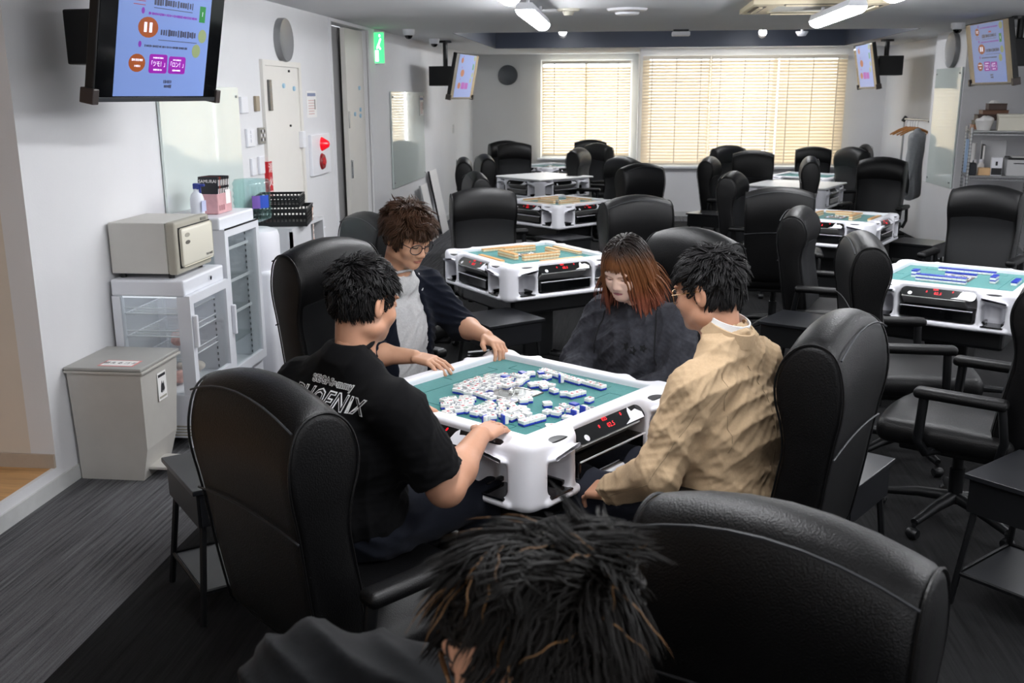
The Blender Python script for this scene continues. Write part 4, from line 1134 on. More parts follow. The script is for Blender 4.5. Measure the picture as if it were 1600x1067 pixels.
STS = [(-0.73, 5.80, 40, 'black side table between the front table and the second table'), (-1.40, 3.26, 40, 'black side table partly hidden left of the black T-shirt man'),
       (1.50, 3.42, 44, 'black side table at the right edge in the foreground'), (1.08, 5.90, 60, 'black side table behind the beige jacket man'),
       (-0.56, 9.33, 45, 'black side table before the third table of the left row'), (0.74, 3.50, 56, 'black side table hidden behind the beige jacket man and his chair'),
       (0.98, 11.45, 60, 'black side table under the leftmost chair of the right row'), (2.67, 9.3, 55, 'black side table right of the second table in the right row'),
       (2.2, 4.9, 60, 'black side table below the blue-tile table by the right edge')]
for i, (x, y, a, l) in enumerate(STS):
    o = st0 if i == 0 else copy_tree(st0)
    o.location = (x, y, 0); o.rotation_euler = (0, 0, R(a)); tag(o, l, 'side table', 'black side tables')
# ------------------------------------------------------------------ appliances along the left wall
def wire_shelf(parent, x0, x1, y0, y1, z):
    mb = MB()
    mb.tube([(x0, y0, z), (x1, y0, z), (x1, y1, z), (x0, y1, z)], 0.004, 6, closed=True)
    mb.tube([(x1, y0, z + 0.03), (x1, y1, z + 0.03)], 0.003, 6).tube([(x1, y0, z), (x1, y0, z + 0.03)], 0.003, 6).tube([(x1, y1, z), (x1, y1, z + 0.03)], 0.003, 6)
    mb.tube([(x0, y0, z + 0.03), (x1, y0, z + 0.03)], 0.003, 6)
    for k in range(14):
        y = y0 + (y1 - y0) * (k + 0.5) / 14
        mb.tube([(x0, y, z), (x1, y, z)], 0.0022, 5)
    return mb.build('wire_shelf', WHITE2, parent)

def bag(parent, x, y, z, sx, sy, sz, col, seed):
    S = SDF((x - sx * 1.6, y - sy * 1.6, z - 0.01), (x + sx * 1.6, y + sy * 1.6, z + sz * 2.4), 0.008)
    r = random.Random(seed)
    for k in range(9):
        S.ell((x + r.uniform(-0.7, 0.7) * sx, y + r.uniform(-0.7, 0.7) * sy, z + sz * r.uniform(0.55, 1.2)), (sx * 0.45, sy * 0.45, sz * 0.5), k=0.012)
    V, F = S.mesh(); V[:, 2] = np.maximum(V[:, 2], z)
    o = np_object('food_bag', V, F, col)
    return o

FRG = mat('fridge_white', '#e4e6ec', 0.35)
def fridge(name, x0, x1, y0, y1, h, base, label, cap):
    cx, cy = (x0 + x1) / 2, (y0 + y1) / 2
    e = empty(name, (cx, cy, 0)); tag(e, label, 'display fridge')
    a, b = (x1 - x0) / 2, (y1 - y0) / 2
    p = 0.022
    MB().rbox(-a, a, -b, b, 0.06, base, 0.008).build('base_cabinet', FRG, e)
    for k in range(4): MB().box(a * 0.2, a + 0.003, -b - 0.003, -b + 0.01, 0.075 + 0.016 * k, 0.082 + 0.016 * k).build('vent_slit', TAUPE, e)
    MB().rbox(-a, a, -b, b, h - cap, h, 0.01).build('top_cover', FRG, e)
    for sx in (-1, 1):
        for sy in (-1, 1):
            MB().box(sx * (a - p) - p, sx * (a - p) + p, sy * (b - p) - p, sy * (b - p) + p, base, h - cap).build('post', FRG, e)
            MB().lathe([(0.02, 0.0), (0.022, 0.02), (0.015, 0.06)], 10, 0, T(sx * (a - 0.04), sy * (b - 0.04), 0)).build('foot', WHITE2, e)
    MB().box(-a, -a + 0.01, -b + 0.02, b - 0.02, base, h - cap).build('back_panel', mat('fridge_back', '#c9ccd0', 0.3), e)
    MB().box(-a + 2 * p, a - 2 * p, -b + 0.006, -b + 0.01, base, h - cap).build('side_glass', GLASS, e)
    MB().box(-a + 0.01, a - 2 * p, b - 0.014, b - 0.006, base, h - cap).build('side_liner', FRG, e)
    MB().box(-a + 0.03, a - 0.05, -b + 0.03, b - 0.03, h - cap - 0.012, h - cap).build('added_glow_panel', mat('fridge_fill_glow', '#f4f8ff', 0.4, emit=0.5), e)  # glowing panel added under the top to brighten the inside
    # glazed door on the front
    dr = MB(); w = 0.045
    dr.box(a, a + 0.025, -b, -b + w, base - 0.01, h - cap + 0.005).box(a, a + 0.025, b - w, b, base - 0.01, h - cap + 0.005).box(a, a + 0.025, -b + w, b - w, base - 0.01, base + w).box(a, a + 0.025, -b + w, b - w, h - cap - w + 0.005, h - cap + 0.005)
    dob = dr.build('door', FRG, e)
    MB().box(a + 0.008, a + 0.013, -b + w, b - w, base + w, h - cap - w + 0.005).build('door_glass', GLASS, dob)
    MB().rbox(a + 0.025, a + 0.05, -b + 0.012, -b + 0.035, base + 0.25, base + 0.42, 0.006).build('door_handle', WHITE2, dob)
    for sy in (-1, 1):
        for k in range(int((h - cap - base) / 0.035)):
            MB().box(a - 0.055, a - 0.045, sy * (b - 0.035) - 0.002, sy * (b - 0.035) + 0.002, base + 0.02 + 0.035 * k, base + 0.035 + 0.035 * k).build('shelf_slot', mat('slot_grey', '#6f7274', 0.4), e)
    return e, a, b
f1, a, b = fridge('countertop_fridge', -2.585, -2.195, 4.69, 5.20, 0.90, 0.30, 'small white glass-sided display fridge under the towel warmer', 0.085)
MB().lathe([(0, 0.012), (0.012, 0.01), (0.012, 0)], 12, 0, T(a + 0.0, 0.06, 0.86) @ RY(90)).build('key_lock', CHROME, f1)
MB().box(a, a + 0.002, -0.02, 0.06, 0.14, 0.26).build('rating_plate', mat('plate_grey', '#86898c', 0.5), f1)
for z in (0.72, 0.60, 0.47): wire_shelf(f1, -a + 0.05, a - 0.045, -b + 0.03, b - 0.03, z)
FOOD = mat('bagged_pink_food', '#d9aca4', 0.35, var=0.35, vscale=25, coat=0.4)
FOOD2 = mat('bagged_pale_food', '#d8cdc4', 0.35, var=0.3, vscale=25, coat=0.4)
for (x, y, z, l, m_, s_) in ((-2.36, 5.0, 0.48, 'clear bag of pink food on the middle shelf of the small fridge', FOOD, 1), (-2.40, 4.82, 0.302, 'clear bag of pink food at the left of the fridge bottom', FOOD, 2), (-2.36, 5.06, 0.302, 'clear bag of paler food at the right of the fridge bottom', FOOD2, 3)):
    o = bag(None, x, y, z, 0.085, 0.085, 0.055, m_, s_); tag(o, l, 'food bag', 'bags in the small fridge')
f2, a, b = fridge('upright_fridge', -2.585, -2.215, 5.24, 5.76, 1.15, 0.24, 'taller white glass-door display fridge beside the towel warmer', 0.07)
MB().box(a + 0.0255, a + 0.027, -b, b, 1.08, 1.09).build('dark_gap', BLACK, f2)
for z in (0.95, 0.76, 0.57, 0.40): MB().box(-a + 0.02, a - 0.03, -b + 0.03, b - 0.03, z, z + 0.008).build('glass_shelf', GLASS, f2); 
for z in (0.95, 0.76, 0.57): MB().box(a - 0.036, a - 0.03, -b + 0.03, b - 0.03, z - 0.004, z + 0.012).build('shelf_edge', WHITE2, f2)
for (x, y, z, l, m_, s_) in ((-2.42, 5.4, 0.768, 'dark pack on the upper shelf of the taller fridge', mat('dark_pack', '#5b5d5f', 0.4), 4), (-2.40, 5.55, 0.578, 'pale pack on the middle shelf of the taller fridge', FOOD2, 5), (-2.40, 5.45, 0.408, 'pink pack on the low shelf of the taller fridge', FOOD, 6)):
    o = bag(None, x, y, z, 0.07, 0.08, 0.04, m_, s_); tag(o, l, 'food pack', 'packs in the taller fridge')

e = empty('towel_warmer', (-2.42, 4.94, 0.90)); tag(e, 'grey and cream hot towel cabinet standing on the small display fridge', 'towel warmer')
MB().rbox(-0.17, 0.13, -0.21, 0.21, 0.025, 0.285, 0.006).build('casing', GREYB, e)
MB().rbox(0.13, 0.185, -0.212, 0.212, 0.02, 0.288, 0.014, 0, None, 3).build('front_surround', TAUPE, e)
dd = MB().rbox(0.186, 0.205, -0.175, 0.205, 0.055, 0.252, 0.016, 0, None, 3).build('door', CREAM, e, smooth=40)
MB().box(0.1845, 0.1865, -0.182, 0.21, 0.05, 0.257).build('door_gap', BLACK, e)
MB().prism(disc(16, 1, 0.028, 0.011), 0.204, 0.2065, 'x', 0, T(0, -0.115, 0.215)).build('upper_grip', TAUPE, dd)
MB().prism(disc(16, 1, 0.028, 0.010), 0.204, 0.2065, 'x', 0, T(0, -0.115, 0.178)).build('lower_grip', mat('grip_dark', '#67645c', 0.5), dd)
text('maker_name', 'THE HABIT', 0.018, INK, dd, T(0.2062, 0.14, 0.082) @ RZ(90) @ RX(90), 0.0003)
MB().rbox(0.184, 0.189, 0.10, 0.165, 0.262, 0.278, 0.002).build('switch', mat('switch_grey', '#77756e', 0.4), e)
for (x, y) in ((-0.13, -0.17), (-0.13, 0.17), (0.13, -0.17), (0.13, 0.17)): MB().lathe([(0.016, 0), (0.016, 0.03)], 10, 0, T(x, y, 0)).build('foot', BLACK, e)

# pedal bin
e = empty('pedal_bin', (-2.42, 4.41, 0)); tag(e, 'grey tapered pedal bin with a stickered lid below the towel warmer', 'bin')
def frustum(mb, b0, b1, z0, z1):
    (ax0, ax1, ay0, ay1), (bx0, bx1, by0, by1) = b0, b1
    v = [(ax0, ay0, z0), (ax1, ay0, z0), (ax1, ay1, z0), (ax0, ay1, z0), (bx0, by0, z1), (bx1, by0, z1), (bx1, by1, z1), (bx0, by1, z1)]
    return mb.add(v, [(3, 2, 1, 0), (4, 5, 6, 7), (0, 1, 5, 4), (1, 2, 6, 5), (2, 3, 7, 6), (3, 0, 4, 7)])
mb = MB(); frustum(mb, (-0.165, 0.15, -0.165, 0.12), (-0.165, 0.185, -0.17, 0.15), 0.0, 0.16); frustum(mb, (-0.165, 0.185, -0.17, 0.15), (-0.17, 0.195, -0.19, 0.2), 0.16, 0.54)
mb.build('body', BIN, e)
lid = MB().rbox(-0.178, 0.21, -0.2, 0.215, 0.54, 0.553, 0.003).build('lid_rim', BIN, e)
MB().rbox(-0.178, 0.205, -0.2, 0.21, 0.554, 0.57, 0.005).build('lid', BINLID, e)
MB().rbox(0.15, 0.27, -0.13, 0.06, 0.045, 0.06, 0.004).build('pedal', BIN, e)
st = MB().box(-0.03, 0.145, -0.16, -0.055, 0.5702, 0.5712).build('lid_sticker', mat('sticker_red', '#d88a86', 0.5), e)
MB().box(-0.02, 0.135, -0.15, -0.065, 0.5712, 0.5718).build('sticker_field', PAPER, st)
text('sticker_writing', '燃えるゴミ', 0.034, INK, st, T(0.058, -0.107, 0.5719), 0.0003)
st = MB().box(0.1962, 0.1972, -0.03, 0.06, 0.36, 0.50).build('side_sticker', PAPER, e)
MB().prism([(-0.005, 0.40), (0.0, 0.43), (0.012, 0.455), (0.02, 0.435), (0.03, 0.45), (0.038, 0.41), (0.022, 0.395), (0.018, 0.41), (0.01, 0.395)], 0.1972, 0.198, 'x').build('flame_mark', INK, st)
MB().box(0.1972, 0.198, -0.022, 0.052, 0.476, 0.49).build('sticker_band', INK, st)
MB().box(0.1972, 0.198, -0.022, 0.052, 0.37, 0.38).build('sticker_band', TAUPE, st)

# things on the taller fridge
TOP2 = 1.15
e = empty('spray_bottle', (-2.36, 5.30, TOP2)); tag(e, 'white spray bottle with a blue head on the taller fridge', 'bottle')
MB().lathe([(0.035, 0), (0.038, 0.01), (0.038, 0.10), (0.03, 0.125), (0.014, 0.14), (0.014, 0.155)], 18).build('bottle', mat('milky_plastic', '#dfe3ec', 0.35), e, smooth=50)
MB().prism([(-0.03, 0.03), (0.03, 0.03), (0.03, 0.09), (-0.03, 0.09)], 0.0375, 0.0385, 'x').build('label', mat('label_lilac', '#b9bfdd', 0.5), e)
MB().rbox(-0.015, 0.02, -0.013, 0.013, 0.152, 0.185, 0.005).rbox(0.015, 0.05, -0.008, 0.008, 0.168, 0.182, 0.003).rbox(0.018, 0.028, -0.005, 0.005, 0.13, 0.168, 0.003).build('spray_head', mat('spray_blue', '#2f3f8f', 0.35), e)
e = empty('magazine_basket', (-2.37, 5.50, TOP2)); tag(e, 'pink plastic basket holding magazines on the taller fridge', 'basket')
PINK = mat('pink_plastic', '#d2a3a6', 0.35, var=0.1, vscale=20)
mb = MB(); frustum(mb, (-0.05, 0.075, -0.095, 0.095), (-0.06, 0.085, -0.105, 0.105), 0.0, 0.006)
for (p, q) in (((-0.06, -0.10), (0.085, -0.10)), ((0.085, -0.10), (0.085, 0.10)), ((0.085, 0.10), (-0.06, 0.10)), ((-0.06, 0.10), (-0.06, -0.10))):
    n_ = Vector((q[1] - p[1], -(q[0] - p[0]), 0)).normalized() * 0.002
    mb.prism([(p[0] - n_.x, p[1] - n_.y), (q[0] - n_.x, q[1] - n_.y), (q[0] + n_.x, q[1] + n_.y), (p[0] + n_.x, p[1] + n_.y)], 0.004, 0.115, 'z')
mb.build('tray', PINK, e)
MB().box(0.0872, 0.0882, 0.02, 0.085, 0.05, 0.13).build('paper_slip', PAPER, e)
for k in range(3): MB().box(0.0872, 0.0878, -0.085 + 0.03 * k, -0.062 + 0.03 * k, 0.02, 0.05).build('slot', mat('pink_dark', '#a9787c', 0.5), e)
for k in range(7):
    ang = -18 + 3 * k
    M = T(-2.37 + 0.045, 5.43 + 0.021 * k, TOP2 + 0.008) @ RX(-8 - 1 * k)
    e = empty('magazine'); e.matrix_world = M
    tag(e, ['slim dark magazine leaning in the pink basket', 'front magazine with big white lettering in the pink basket'][k == 6], 'magazine', 'magazines in the pink basket')
    MB().box(-0.085, 0.03, -0.006, 0.006, 0.0, 0.20).build('pages', PAPER, e)
    MB().box(-0.087, 0.032, -0.0075, -0.006, 0.0, 0.202).box(-0.087, 0.032, 0.006, 0.0075, 0, 0.202).box(0.03, 0.032, -0.0075, 0.0075, 0, 0.202).build('cover', mat('cover_black', '#202227', 0.3) if k != 1 else mat('cover_red', '#8e3a32', 0.3), e)
    for j in range(3):
        MB().box(0.032, 0.0326, -0.004, 0.004, 0.05 + 0.05 * j, 0.085 + 0.05 * j).build('spine_print', PAPER, e)
    if k == 0: text('cover_lettering', 'SAMURAI', 0.026, PAPER, e, T(-0.03, -0.0078, 0.175) @ RX(90), 0.0003)

e = empty('water_dispenser', (-2.36, 6.13, 0)); tag(e, 'white rounded water dispenser with a clear ribbed bottle on top', 'water dispenser')
MB().rbox(-0.15, 0.15, -0.15, 0.15, 0.0, 0.72, 0.03, 0, None, 3).build('lower_cabinet', WHITE2, e, smooth=40)
MB().lathe([(0.0, 0.98), (0.10, 0.98), (0.145, 0.965), (0.155, 0.93), (0.155, 0.70), (0.15, 0.68)], 32).build('upper_drum', WHITE, e, smooth=50)
bt = MB().lathe([(0.05, 0.975), (0.115, 1.0), (0.12, 1.03), (0.113, 1.045), (0.12, 1.06), (0.113, 1.08), (0.12, 1.10), (0.113, 1.12), (0.12, 1.14), (0.113, 1.16), (0.12, 1.18), (0.113, 1.20), (0.12, 1.22), (0.105, 1.245), (0.0, 1.25)], 28, 0).build('water_bottle', PETGLASS, e, smooth=60); bt.location.z = 0.045
lb = []
mb = MB()
for k in range(7):
    a0, a1 = R(-70 + 8 * k), R(-62 + 8 * k)
    mb.add([(0.122 * math.cos(a0), 0.122 * math.sin(a0), 1.07), (0.122 * math.cos(a1), 0.122 * math.sin(a1), 1.07), (0.122 * math.cos(a1), 0.122 * math.sin(a1), 1.15), (0.122 * math.cos(a0), 0.122 * math.sin(a0), 1.15)], [(0, 1, 2, 3)], 0 if k > 2 else 1)
mb.build('bottle_label', [mat('label_blue', '#2a4fb8', 0.4), mat('label_violet', '#7a5bb0', 0.4)], bt)
MB().box(0.15, 0.152, -0.06, 0.0, 0.45, 0.58).build('warning_sticker', PAPER, e)
for k in range(3): MB().box(0.152, 0.1525, -0.05, -0.015, 0.475 + 0.03 * k, 0.49 + 0.03 * k).build('sticker_line', RED, e)

e = empty('storage_cabinet', (-2.40, 6.75, 0)); tag(e, 'pale grey open cabinet carrying the black baskets', 'cabinet')
CABG = mat('cabinet_grey', '#c6c7ca', 0.45)
MB().box(-0.2, 0.2, -0.36, -0.34, 0, 0.92).box(-0.2, 0.2, 0.34, 0.36, 0, 0.92).box(-0.2, 0.2, -0.36, 0.36, 0.92, 0.94).box(-0.2, -0.18, -0.34, 0.34, 0, 0.92).box(-0.18, 0.2, -0.34, 0.34, 0.0, 0.02).build('carcass', CABG, e)
MB().box(-0.18, 0.18, -0.34, 0.34, 0.45, 0.468).build('shelf', CABG, e)
MB().box(0.18, 0.2, -0.36, 0.05, 0.02, 0.92).build('door', CABG, e)
MB().box(-0.1, 0.15, 0.08, 0.3, 0.47, 0.75).build('stored_box', BLACK, e)
def basket(x, y, z, w, d, h, rz, label):
    e = empty('plastic_basket', (x, y, z), R(rz)); tag(e, label, 'basket', 'black plastic baskets')
    MB().rbox(-w * 0.9, w * 0.9, -d * 0.9, d * 0.9, 0, 0.008, 0.002).build('bottom', BLACK, e)
    for (ax, s) in (('x', -1), ('x', 1), ('y', -1), ('y', 1)):
        mb = MB(); L = w if ax == 'x' else d
        M = (T(0, s * d, 0) if ax == 'x' else T(s * w, 0, 0) @ RZ(90)) 
        mb.box(-L, L, -0.002, 0.002, 0.0, h * 0.28, 0, M).box(-L, L, -0.002, 0.002, h * 0.8, h, 0, M).box(-L, L, -0.006, 0.006, h * 0.97, h * 1.03, 0, M)
        nn = max(6, int(L / 0.012))
        for k in range(nn + 1):
            xx = -L + 2 * L * k / nn
            mb.box(xx - 0.005, xx + 0.005, -0.002, 0.002, h * 0.28, h * 0.8, 0, M)
        for q in (0.45, 0.63): mb.box(-L, L, -0.002, 0.002, h * q - 0.003, h * q + 0.003, 0, M)
        mb.build('side', BLACK, e)
    return e
bk = basket(-2.37, 6.70, 0.94, 0.19, 0.21, 0.115, 12, 'lower black lattice basket on the grey cabinet')
MB().prism([(-0.03, -0.15), (0.03, -0.15), (0.03, 0.09), (-0.03, 0.09)], 0.194, 0.196, 'x', 0, T(0, 0.16, 0)).build('hanging_tag', mat('tag_pink', '#e3b9a5', 0.6), bk)
MB().prism([(-0.022, -0.13), (0.022, -0.13), (0.022, 0.07), (-0.022, 0.07)], 0.196, 0.1965, 'x', 0, T(0, 0.16, 0)).build('tag_field', PAPER, bk)
for k in range(5): MB().box(0.1965, 0.197, 0.15, 0.172, -0.10 + 0.033 * k, -0.08 + 0.033 * k).build('tag_mark', INK, bk)
basket(-2.40, 6.76, 1.058, 0.15, 0.17, 0.075, 12, 'upper black basket stacked in the lower one')
e = empty('low_white_box', (-2.42, 7.35, 0)); tag(e, 'low white box beside the grey cabinet at the hinged door', 'box')
frm = MB(); frustum(frm, (-0.16, 0.16, -0.2, 0.2), (-0.16, 0.1, -0.2, 0.15), 0, 0.80); frm.build('body', WHITE2, e)
MB().rbox(-0.165, 0.11, -0.205, 0.16, 0.80, 0.815, 0.004).build('lid', WHITE2, e)

# ------------------------------------------------------------------ coat rack
e = empty('coat_rack', (3.49, 13.1, 0)); tag(e, 'steel coat rail on black castors beside the column', 'coat rack')
A_, B_ = (0.0, 0.1), (0.12, -0.62)
mb = MB(); mb.tube([(A_[0], A_[1], 0.04), (A_[0], A_[1], 1.50)], 0.013, 10).build('upright', STEEL, e, smooth=60)
MB().tube([(B_[0], B_[1], 0.04), (B_[0], B_[1], 1.50)], 0.013, 10).build('upright', STEEL, e, smooth=60)
MB().tube([(A_[0], A_[1], 1.50), (B_[0], B_[1], 1.50)], 0.013, 10).build('rail', STEEL, e, smooth=60)
for p in (A_, B_):
    MB().tube([(p[0] - 0.02, p[1], 1.47), (p[0] + 0.02, p[1], 1.53)], 0.024, 10).build('joint', BLACK, e)
    MB().tube([(p[0] - 0.22, p[1], 0.05), (p[0] + 0.12, p[1], 0.05)], 0.014, 8).build('foot', BLKMETAL, e)
HW = mat('hanger_wood', '#b27a45', 0.4, var=0.2, vscale=30)
for k, (t_, tl) in enumerate(((0.10, 25), (0.24, 18), (0.33, 32), (0.42, 12), (0.52, 22))):
    x = 3.49 + A_[0] + (B_[0] - A_[0]) * t_; y = 13.1 + A_[1] + (B_[1] - A_[1]) * t_
    h_ = empty('coat_hanger', (x, y, 1.50), R(-10 + tl)); tag(h_, ['wooden hanger nearest the left end of the coat rail', 'wooden hanger second from the left end of the coat rail', 'wooden hanger third from the left end of the coat rail', 'wooden hanger fourth from the left end of the coat rail', 'wooden hanger carrying the grey coat'][k], 'hanger', 'wooden hangers on the coat rail')
    MB().tube([(0, 0, -0.10), (0, 0, -0.03), (0.012, 0, -0.012), (0.018, 0, 0.008), (0.0, 0, 0.02), (-0.015, 0, 0.01)], 0.003, 6).build('hook', STEEL, h_)
    MB().tube([(-0.21, 0, -0.185), (-0.1, 0, -0.13), (0, 0, -0.098), (0.1, 0, -0.13), (0.21, 0, -0.185)], [0.009, 0.011, 0.014, 0.011, 0.009], 8).build('shoulder_bar', HW, h_, smooth=60)
S = SDF((-0.28, -0.12, -1.2), (0.28, 0.12, -0.05), 0.014)
S.cone((-0.19, 0, -0.2), (0.19, 0, -0.2), 0.045, 0.045, 0.02); S.cone((0, 0, -0.14), (0, 0, -0.2), 0.05, 0.07, 0.03)
S.box((0, 0, -0.55), (0.2, 0.06, 0.4), 0.05, k=0.03); S.cone((-0.21, 0, -0.22), (-0.25, 0.02, -0.85), 0.05, 0.045, 0.02); S.cone((0.21, 0, -0.22), (0.25, 0.02, -0.85), 0.05, 0.045, 0.02)
V, F = S.mesh(); N = vnormals(V, F)
V = V + N * (0.008 * np.sin(V[:, 0] * 60 + 2 * np.sin(V[:, 2] * 9)))[:, None]
coat = np_object('grey_coat', V, F, mat('grey_wool', '#8e9093', 0.9, var=0.1, vscale=40)); coat.location = (3.53, 12.72, 1.50); coat.rotation_euler = (0, 0, R(62))
tag(coat, 'grey coat hanging on the coat rail beside the column', 'coat')

# ------------------------------------------------------------------ steel shelf rack with its load
SR = empty('shelf_rack', (3.50, 10.78, 0), R(-14)); tag(SR, 'chrome wire shelf rack right of the column', 'shelf rack')
# local: x to the right, y away; left posts at x = 0
for (x, y) in ((0, -0.33), (0, 0.33), (0.6, -0.33), (0.6, 0.24)):
    MB().tube([(x, y, 0.0), (x, y, 1.48)], 0.0135, 10).build('post', STEEL, SR, smooth=60)
    pm = MB()
    for k in range(40): pm.lathe([(0.0136, 0), (0.0148, 0.003), (0.0136, 0.006)], 8, 0, T(x, y, 0.05 + 0.035 * k))
    tag(pm.build('post_grooves', BLKMETAL, SR), kind='stuff')
for z in (0.25, 0.62, 1.0, 1.44):
    mb = MB()
    for dz in (0, -0.03):
        mb.tube([(0, -0.33, z + dz), (0.6, -0.33, z + dz), (0.6, 0.24, z + dz), (0, 0.33, z + dz)], 0.005, 6, closed=True)
    for k in range(16):
        y = -0.31 + 0.04 * k
        if y < 0.24: mb.tube([(0, y, z), (0.6, y, z)], 0.0028, 5)
    N_ = 14
    for k in range(N_):
        ya, yb = -0.33 + 0.66 * k / N_, -0.33 + 0.66 * (k + 0.5) / N_
        mb.tube([(0, ya, z - 0.03), (0, yb, z), (0, yb + 0.66 * 0.5 / N_, z - 0.03)], 0.003, 5)
        xa = 0.6 * k / N_
        mb.tube([(xa, -0.33, z - 0.03), (xa + 0.3 / N_, -0.33, z), (xa + 0.6 / N_, -0.33, z - 0.03)], 0.003, 5)
    mb.build('wire_deck', STEEL, SR)
for z in (1.445, 1.005, 0.625): MB().box(0.01, 0.59, -0.32, 0.235, z - 0.001, z + 0.003).build('deck_liner', mat('liner_grey', '#a8a9a9', 0.5), SR)
def on_shelf(name, x, y, z, rz, label, cat, group=None):
    p = Matrix.Translation((3.50, 10.78, 0)) @ RZ(-14) @ Vector((x, y, z))
    e = empty(name, p, R(-14 + rz)); tag(e, label, cat, group); return e
ST = 1.4485; SM = 1.0085
WB1 = mat('brown_wood_box', '#6b4a38', 0.5, var=0.2, vscale=12); WB2 = mat('dark_wood_box', '#4b3a33', 0.5, var=0.2, vscale=12); WB3 = mat('tan_wood_box', '#a9795a', 0.5, var=0.2, vscale=12); WB4 = mat('olive_box', '#57503f', 0.5)
zz = ST
for (w, d_, h_, m_, x, y, l) in ((0.16, 0.24, 0.05, WB3, 0.11, 0.19, 'tan wooden box at the bottom of the stack on the rack'), (0.16, 0.24, 0.04, WB4, 0.12, 0.18, 'olive flat box second from the bottom of the stack on the rack'), (0.18, 0.26, 0.06, WB2, 0.15, 0.17, 'dark box in the middle of the stack on the rack'), (0.24, 0.24, 0.045, WB1, 0.22, 0.17, 'reddish brown flat box second from the top of the stack'), (0.17, 0.2, 0.065, WB2, 0.24, 0.18, 'dark brown open box on top of the stack on the rack')):
    e = on_shelf('wooden_box', x, y, zz, 4, l, 'box', 'stacked boxes on the rack')
    MB().rbox(-w / 2, w / 2, -d_ / 2, d_ / 2, 0, h_ - 0.012, 0.003).build('case', m_, e)
    MB().rbox(-w / 2 - 0.003, w / 2 + 0.003, -d_ / 2 - 0.003, d_ / 2 + 0.003, h_ - 0.012, h_ - 0.001, 0.003).build('lid', m_, e)
    if 'top of' in l and 'dark' in l:
        MB().lathe([(0.0, 0.03), (0.03, 0.028), (0.05, 0.01), (0.06, 0)], 10, 0, T(-0.02, 0, h_)).build('crumpled_wrap', PAPER, e)
    zz += h_
e = on_shelf('cream_box', 0.38, -0.12, ST, -2, 'large cream lidded box on top of the rack', 'box')
MB().rbox(-0.14, 0.18, -0.17, 0.17, 0, 0.13, 0.004).build('body', CREAM, e); MB().rbox(-0.145, 0.185, -0.175, 0.175, 0.13, 0.16, 0.004).build('lid', CREAM, e)
e = on_shelf('white_basket', 0.115, -0.17, ST, 10, 'white round basket with crumpled paper on top of the rack', 'basket')
MB().lathe([(0.06, 0.0), (0.085, 0.09), (0.092, 0.095), (0.08, 0.09), (0.055, 0.01), (0, 0.01)], 20).build('basket', PAPER, e, smooth=60)
S = SDF((-0.13, -0.13, 0.03), (0.13, 0.13, 0.2), 0.012)
rr = random.Random(4)
for k in range(10): S.ell((rr.uniform(-0.05, 0.05), rr.uniform(-0.05, 0.05), 0.09 + rr.uniform(0, 0.03)), (0.045, 0.035, 0.02), rot=Euler((rr.uniform(-1, 1), rr.uniform(-1, 1), rr.uniform(0, 3))).to_matrix(), k=0.004)
V, F = S.mesh(); np_object('crumpled_paper', V, F, PAPER, e)
# middle deck
e = on_shelf('paper_roll', 0.06, 0.12, SM, 0, 'blue and white rolled posters standing at the left of the middle deck', 'paper roll')
MB().lathe([(0.03, 0), (0.034, 0.30), (0.028, 0.30), (0.026, 0.0)], 14).build('white_roll', PAPER, e, smooth=50)
MB().lathe([(0.025, 0), (0.027, 0.34), (0.02, 0.34)], 14, 0, T(-0.045, 0.04, 0)).build('blue_roll', mat('roll_blue', '#9fb8d8', 0.5), e, smooth=50)
e = on_shelf('file_board', 0.26, 0.17, SM, 0, 'white flat file case leaning at the back of the middle deck', 'file case')
MB().rbox(-0.12, 0.12, -0.02, 0.02, 0, 0.33, 0.004, 0, RX(-8)).build('case', mat('file_white', '#d6d6d8', 0.5), e)
MB().box(-0.09, -0.08, -0.0215, -0.0205, 0.05, 0.28, 0, RX(-8)).build('crease', TAUPE, e)
e = on_shelf('dark_binder', 0.155, 0.10, SM, 0, 'dark narrow binder standing on the middle deck', 'binder')
MB().rbox(-0.012, 0.012, -0.11, 0.11, 0, 0.29, 0.003).build('cover', BLACK, e); MB().box(-0.009, 0.009, -0.112, 0.10, 0.008, 0.282).build('pages', PAPER, e)
for k, (x, y) in enumerate(((0.07, -0.08), (0.14, -0.03))):
    e = on_shelf('white_bottle', x, y, SM, 0, ['white bottle in front on the middle deck of the rack', 'white bottle second in line on the middle deck'][k], 'bottle', 'white bottles on the rack')
    MB().lathe([(0.03, 0), (0.032, 0.09), (0.018, 0.115), (0.018, 0.12)], 14).build('bottle', PAPER, e, smooth=50)
    MB().lathe([(0.022, 0.12), (0.022, 0.145), (0.0, 0.147)], 14).build('cap', WHITE, e, smooth=40)
e = on_shelf('tan_carton', 0.16, -0.16, SM, 0, 'small tan carton at the front of the middle deck', 'carton')
MB().box(-0.055, 0.055, -0.06, 0.06, 0, 0.07).build('box', mat('carton_tan', '#e0b98a', 0.6), e); MB().box(-0.056, 0.056, -0.004, 0.004, 0.0701, 0.0708).build('tape', TILEC, e)
e = on_shelf('white_device', 0.265, -0.22, SM, 0, 'small white box with a black mark on the middle deck', 'device')
MB().rbox(-0.05, 0.05, -0.05, 0.05, 0.0, 0.18, 0.005).build('casing', WHITE, e); MB().box(-0.047, 0.047, -0.0515, -0.0505, 0.008, 0.075).build('black_front', BLACK, e); MB().rbox(-0.014, 0.006, -0.0525, -0.0505, 0.10, 0.14, 0.001).build('mark', BLACK, e)
e = on_shelf('printer', 0.47, -0.10, SM, 0, 'light grey printer on the middle deck of the rack', 'printer')
